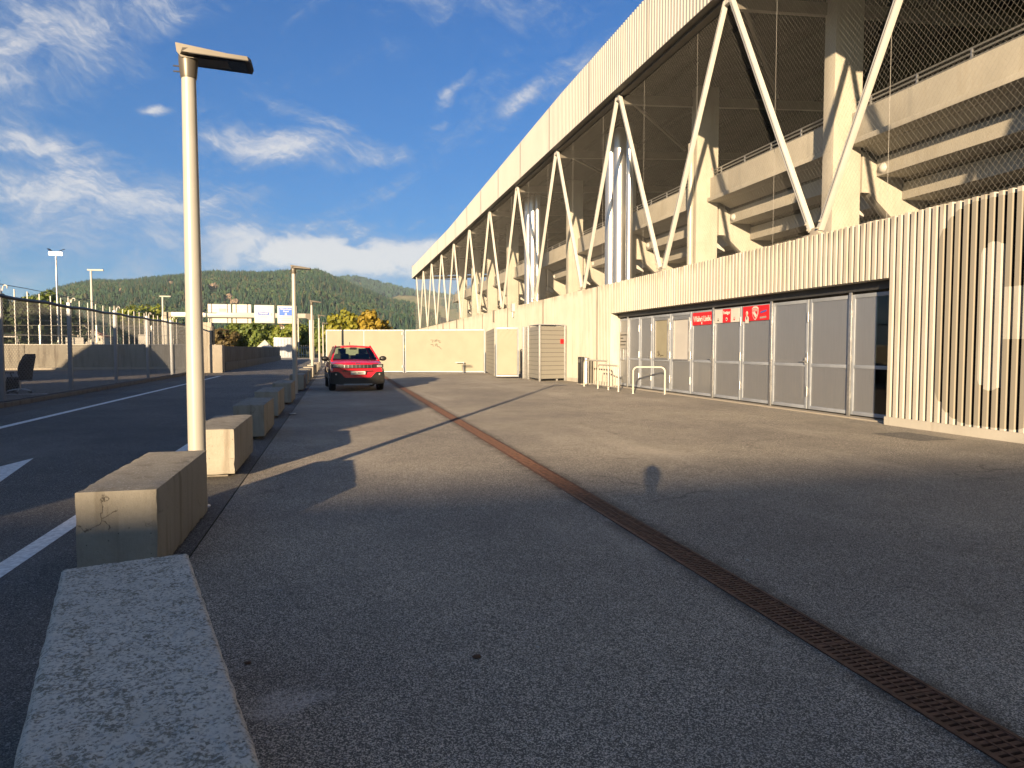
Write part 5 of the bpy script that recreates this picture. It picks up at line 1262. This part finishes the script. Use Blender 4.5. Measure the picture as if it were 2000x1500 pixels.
# cabin: roof, pillars, glass
lo = [(-.80, -.98, 1.02), (.80, -.98, 1.02), (.80, 1.86, 1.05), (-.80, 1.86, 1.05)]
up_ = [(-.60, -.12, 1.475), (.60, -.12, 1.475), (.60, 1.50, 1.485), (-.60, 1.50, 1.485)]
mb = MB(); n = 8
for j in range(9):
    y = -.16 + 1.72 * j / 8
    for i in range(n + 1):
        x = -.63 + 1.26 * i / n; mb.v.append((x, y, 1.475 + .055 * (1 - (x / .63) ** 2) * (.55 + .45 * math.sin(math.pi * j / 8))))
k0 = len(mb.v)
mb.v += [(x, y, z - .05) for x, y, z in mb.v]
for j in range(8):
    for i in range(n):
        q = j * (n + 1) + i; mb.f += [(q, q + 1, q + n + 2, q + n + 1), (k0 + q, k0 + q + n + 1, k0 + q + n + 2, k0 + q + 1)]; mb.mi += [0, 0]
rim = list(range(n + 1)) + [j * (n + 1) + n for j in range(1, 9)] + [8 * (n + 1) + i for i in reversed(range(n))] + [j * (n + 1) for j in reversed(range(1, 8))]
for k in range(len(rim)): a, c = rim[k], rim[(k + 1) % len(rim)]; mb.f.append((a, c, k0 + c, k0 + a)); mb.mi.append(0)
mb.build('roof', 'car_red', car, local=True)
V3 = lambda p: Vector(p)
for s in (0, 1):
    sx = -1 if s == 0 else 1
    mb = MB(); mb.beam(V3((sx * .79, -1.0, 1.0)), V3((sx * .60, -.12, 1.475)), .085, .05, (sx, 0, .4)); mb.build('front_pillar', 'car_red', car, local=True)
    mb = MB(); mb.beam(V3((sx * .80, .45, 1.0)), V3((sx * .60, .52, 1.47)), .05, .1, (sx, 0, .4)); mb.build('centre_pillar', 'black_plastic', car, local=True)
    mb = MB(); mb.add([(sx * .81, 1.2, 1.02), (sx * .79, 1.88, 1.02), (sx * .61, 1.52, 1.48), (sx * .61, 1.2, 1.48), (sx * .74, 1.2, 1.02), (sx * .72, 1.84, 1.02), (sx * .55, 1.5, 1.48), (sx * .55, 1.2, 1.48)], [(0, 1, 2, 3), (7, 6, 5, 4), (0, 4, 5, 1), (1, 5, 6, 2), (2, 6, 7, 3), (3, 7, 4, 0)]); mb.build('rear_quarter', 'car_red', car, local=True)
    mb = MB(); mb.add([(sx * .795, -.85, 1.04), (sx * .795, 1.2, 1.04), (sx * .605, 1.2, 1.455), (sx * .605, -.12, 1.455)], [(0, 1, 2, 3)]); mb.build('side_window', 'car_glass', car, local=True, recalc=False)
    mb = MB(); mb.beam(V3((sx * .885, -1.0, .46)), V3((sx * .885, 1.0, .46)), .04, .14); mb.build('sill_trim', 'black_plastic', car, local=True)
mb = MB(); mb.add([(-.74, -1.0, 1.03), (.74, -1.0, 1.03), (.575, -.14, 1.455), (-.575, -.14, 1.455)], [(0, 1, 2, 3)]); mb.build('windscreen', 'car_glass', car, local=True, recalc=False)
mb = MB(); mb.add([(-.66, 1.82, 1.10), (.66, 1.82, 1.10), (.56, 1.53, 1.44), (-.56, 1.53, 1.44)], [(0, 1, 2, 3)]); mb.build('rear_window', 'car_glass', car, local=True, recalc=False)
mb = MB(); mb.box((-.72, -.95, .95), (.72, -.35, 1.055)); mb.build('dashboard', 'upholstery', car, local=True, bevel=.02)
mb = MB(); mb.box((-.8, -.9, .6), (.8, 1.9, .64)); mb.build('cabin_floor', 'upholstery', car, local=True)
for sx in (-.36, .36):
    mb = MB(); mb.box((sx - .24, .12, .7), (sx + .24, .28, 1.22)); q = mb.build('seat', 'upholstery', car, local=True, bevel=.05)
    mb = MB(); mb.box((sx - .14, .16, 1.21), (sx + .14, .26, 1.40)); mb.build('headrest', 'upholstery', q, local=True, bevel=.04)
mb = MB(); mb.box((-.62, 1.15, .7), (.62, 1.3, 1.16)); mb.build('rear_bench', 'upholstery', car, local=True, bevel=.05)
mb = MB(); mb.tube([(.36 + .19 * math.cos(i * math.pi / 8), -.25 + .06 * math.sin(i * math.pi / 8), 1.03 + .17 * math.sin(i * math.pi / 8)) for i in range(17)], .016, 6, False); mb.build('steering_wheel', 'upholstery', car, local=True)
mb = MB(); mb.box((-.12, -.25, 1.37), (.12, -.2, 1.44)); mb.box((-.10, -.3, 1.41), (.10, -.14, 1.455)); mb.build('inside_mirror', 'black_plastic', car, local=True)
mb = MB(); mb.tube([(0, 1.2, 1.52), (0, 1.3, 1.64)], .012, 6); mb.build('aerial', 'black_plastic', car, local=True)
for sx in (-1, 1):
    for yy in (-1.28, 1.28):
        mb = MB(); mb.lathe([(.22, -.105), (.31, -.105), (.335, -.075), (.338, 0), (.335, .075), (.31, .105), (.22, .105)], 28, (sx * .79, yy, .338), 'x'); wt = mb.build('wheel', 'tyre_rubber', car, local=True)
        mb = MB(); mb.lathe([(.22, -.09), (.22, .09), (.05, .10), (.05, -.10)], 20, (sx * .79, yy, .338), 'x')
        mb.build('hub', 'galv_dull', wt, local=True)
        for k in range(5):
            a = k * 2 * math.pi / 5; mb = MB(); mb.beam((sx * .895, yy, .338), (sx * .895, yy + .21 * math.cos(a), .338 + .21 * math.sin(a)), .05, .02, (1, 0, 0)); mb.build('spoke', 'galvanised', wt, local=True)
        mb = MB(); arc = [(.40, -.2 + i * (math.pi + .4) / 14) for i in range(15)]
        for (r, a) in arc:
            for (rr, xx) in ((.355, .80), (.41, .80), (.41, .905), (.355, .905)): mb.v.append((sx * xx, yy + rr * math.cos(a), .338 + rr * math.sin(a)))
        for i in range(14):
            for j in range(4): p, q = i * 4 + j, i * 4 + (j + 1) % 4; mb.f.append((p, q, q + 4, p + 4)); mb.mi.append(0)
        mb.build('wheel_arch', 'black_plastic', car, local=True)

# ------------------------------------------------------------------ unseen casters, put in outside the view to throw the shade
for i in range(4):  # unseen container stack, added and sized to shade the blocks and car
    y0, z0 = (-7.25, 1.24)[i % 2], (i // 2) * 2.45
    o = thing('site_container', ['lower site container of the stack nearer the flat roofed building', 'lower site container of the stack nearer the dome tents', 'upper site container of the stack nearer the flat roofed building', 'upper site container of the stack nearer the dome tents'][i], 'container', (-10.75, y0 + 4.2, z0), 0, 'stacked site containers in the yard')
    mb = MB(); mb.box((-12.0, y0, z0), (-9.5, y0 + 8.46, z0 + 2.44)); mb.build('shell', 'container_paint', o, bevel=.02)
    for k in range(26):
        mb = MB(); mb.box((-9.5, y0 + .15 + k * .315, z0 + .15), (-9.46, y0 + .3 + k * .315, z0 + 2.3)); mb.build('ridge', 'container_paint', o)
def dome(label, x, y, rx, ry, h):  # unseen domes, shaped to shade the fence posts and yard wall
    o = thing('dome_tent', label, 'tent', (x, y, 0), 0)
    mb = MB(); mb.lathe([(math.cos(a), math.sin(a)) for a in (0, .2, .4, .6, .8, 1., 1.2, 1.35, 1.5)], 36); mb.v = [(x + a * rx, y + c * ry, d * h) for a, c, d in mb.v]; mb.build('canopy', 'tent_white', o)
dome('long low white dome tent in the yard outside the view', -14.5, 12.0, 3.2, 14., 5.05)
dome('round white dome tent at the far side of the yard', -26.0, 23.4, 7.6, 7.6, 8.6)
dome('small round white dome tent behind the larger one', -36.5, 26.5, 4.5, 4.5, 6.4)
o = thing('office_building', 'long flat roofed building behind the camera across the yard', 'building', (-24, -50, 0))  # unseen building, its height set by the foreground shade edge
mb = MB(); mb.box((-62, -56, 0), (6, -47, 11.1)); mb.box((-40, -55, 11.1), (-33, -48.5, 11.4)); mb.box((-16, -55, 11.1), (-10, -48, 11.3)); mb.build('wall', 'office_wall', o)
for fl in range(3):
    for k in range(22):
        mb = MB(); mb.box((-60.5 + k * 3., -47.0, 1.2 + fl * 3.6), (-58.4 + k * 3., -46.93, 2.9 + fl * 3.6)); mb.build('window', 'window_dark', o)

# ------------------------------------------------------------------ the photographer (only the shadow falls into the picture)
pe = thing('person', 'person standing in dark jacket and jeans holding up a phone', 'person', (-.50, -.85, 0), R(-14))
J = [(0, 0, .95), (0, 0, 1.15), (0, -.01, 1.36), (0, .0, 1.46), (0, .02, 1.54),
     (.19, 0, 1.40), (.25, .12, 1.18), (.20, .38, 1.30), (-.19, 0, 1.40), (-.25, .12, 1.18), (-.05, .38, 1.30),
     (.09, 0, .90), (.10, .02, .50), (.10, -.02, .09), (.11, .14, .05), (-.09, 0, .90), (-.10, .02, .50), (-.11, -.02, .09), (-.12, .14, .05)]
E_ = [(0, 1), (1, 2), (2, 3), (3, 4), (2, 5), (5, 6), (6, 7), (2, 8), (8, 9), (9, 10), (0, 11), (11, 12), (12, 13), (13, 14), (0, 15), (15, 16), (16, 17), (17, 18)]
RR = [.15, .14, .15, .06, .055, .075, .05, .036, .075, .05, .036, .10, .07, .045, .04, .10, .07, .045, .04]
me = bpy.data.meshes.new('body'); me.from_pydata(J, E_, [])
ob = bpy.data.objects.new('body', me); COL.objects.link(ob); ob.parent = pe
ob.modifiers.new('skin', 'SKIN'); 
for i, v in enumerate(me.skin_vertices[0].data): v.radius = (RR[i] * (1.15 if i in (0, 1, 2) else 1), RR[i] * (.8 if i in (0, 1, 2) else 1)); v.use_root = (i == 0)
sb = ob.modifiers.new('sub', 'SUBSURF'); sb.levels = sb.render_levels = 2
me.materials.append(MATS['jacket'])
mb = MB(); mb.ball((0, .03, 1.62), .105, 18, (.82, 1.0, 1.18)); mb.ball((0, .14, 1.605), .022, 8, (.7, 1, 1.2)); mb.build('head', 'skin', pe, local=True)
mb = MB(); mb.ball((0, .0, 1.66), .112, 18, (.86, 1.0, .95)); mb.build('hair', 'hair', pe, local=True)
for s, hx in ((1, .18), (-1, -.03)):
    mb = MB(); mb.ball((hx, .42, 1.33), .045, 10, (.5, 1, 1.1))
    for k in range(4): mb.tube([(hx, .43 + k * .012 - .02, 1.35 - k * .018), (hx - s * .02, .48, 1.36 - k * .02), (hx - s * .05, .475, 1.36 - k * .02)], .009, 6)
    mb.tube([(hx, .40, 1.35), (hx - s * .04, .42, 1.38)], .01, 6); mb.build('hand', 'skin', pe, local=True)
o = thing('phone', 'dark smartphone held up by the person behind the camera', 'phone', (-.31, -.55, 1.36))
mb = MB(); mb.box((-.385, -.485, 1.32), (-.235, -.475, 1.40)); mb.build('casing', 'black_plastic', o)

# ------------------------------------------------------------------ small things on the ground
def pebble(label, x, y, r, mat='pebble_white', name='pebble', cat='pebble', flat=.5):
    o = thing(name, label, cat, (x, y, 0)); mb = MB(); mb.ball((x, y, r * flat * .8), r, 8, (1.25, .9, flat)); mb.build('stone' if name == 'pebble' else 'blade', mat, o)
pebble('small white pebble on the dark asphalt just beyond the drain', 2.62, 4.06, .010)
pebble('small white pebble on the asphalt before the drain bend of light', 2.32 - .25, 4.45, .008)
pebble('white pebble on the asphalt beside the nearest block', -.33, 4.2, .008)
pebble('tiny pale pebble on the forecourt between nearest block and drain', .9, 3.1, .007)
pebble('curled brown leaf lying on the shaded asphalt near the camera', .60, 3.06, .018, 'dry_leaf', 'fallen_leaf', 'leaf', .45)
pebble('dark crumpled leaf on the asphalt beside the nearest block', -.40, 3.25, .014, 'dry_leaf', 'fallen_leaf', 'leaf', .4)
pebble('scrap of white paper at the foot of the shaded blocks', -.92, 15.6, .06, 'white_print', 'paper_scrap', 'litter', .3)
mb = MB(); mb.add([(8.55, 8.75, .004), (9.25, 8.75, .004), (9.25, 9.75, .004), (8.55, 9.75, .004)], [(0, 1, 2, 3)]); struct(mb, 'asphalt_patch', 'asphalt_road', smooth=False)

# ------------------------------------------------------------------ air
m, n, b = new_mat('haze'); n.n.remove(b)
pv_ = n.node('ShaderNodeVolumePrincipled'); pv_.inputs['Color'].default_value = (.62, .80, 1, 1); pv_.inputs['Density'].default_value = .00006; pv_.inputs['Anisotropy'].default_value = 0.
n.l.new(pv_.outputs[0], [x for x in n.n if x.type == 'OUTPUT_MATERIAL'][0].inputs['Volume'])
mb = MB(); mb.box((-7000, -3500, -60), (7000, 9500, 430)); mb.build('haze', 'haze', kind='stuff', smooth=False)
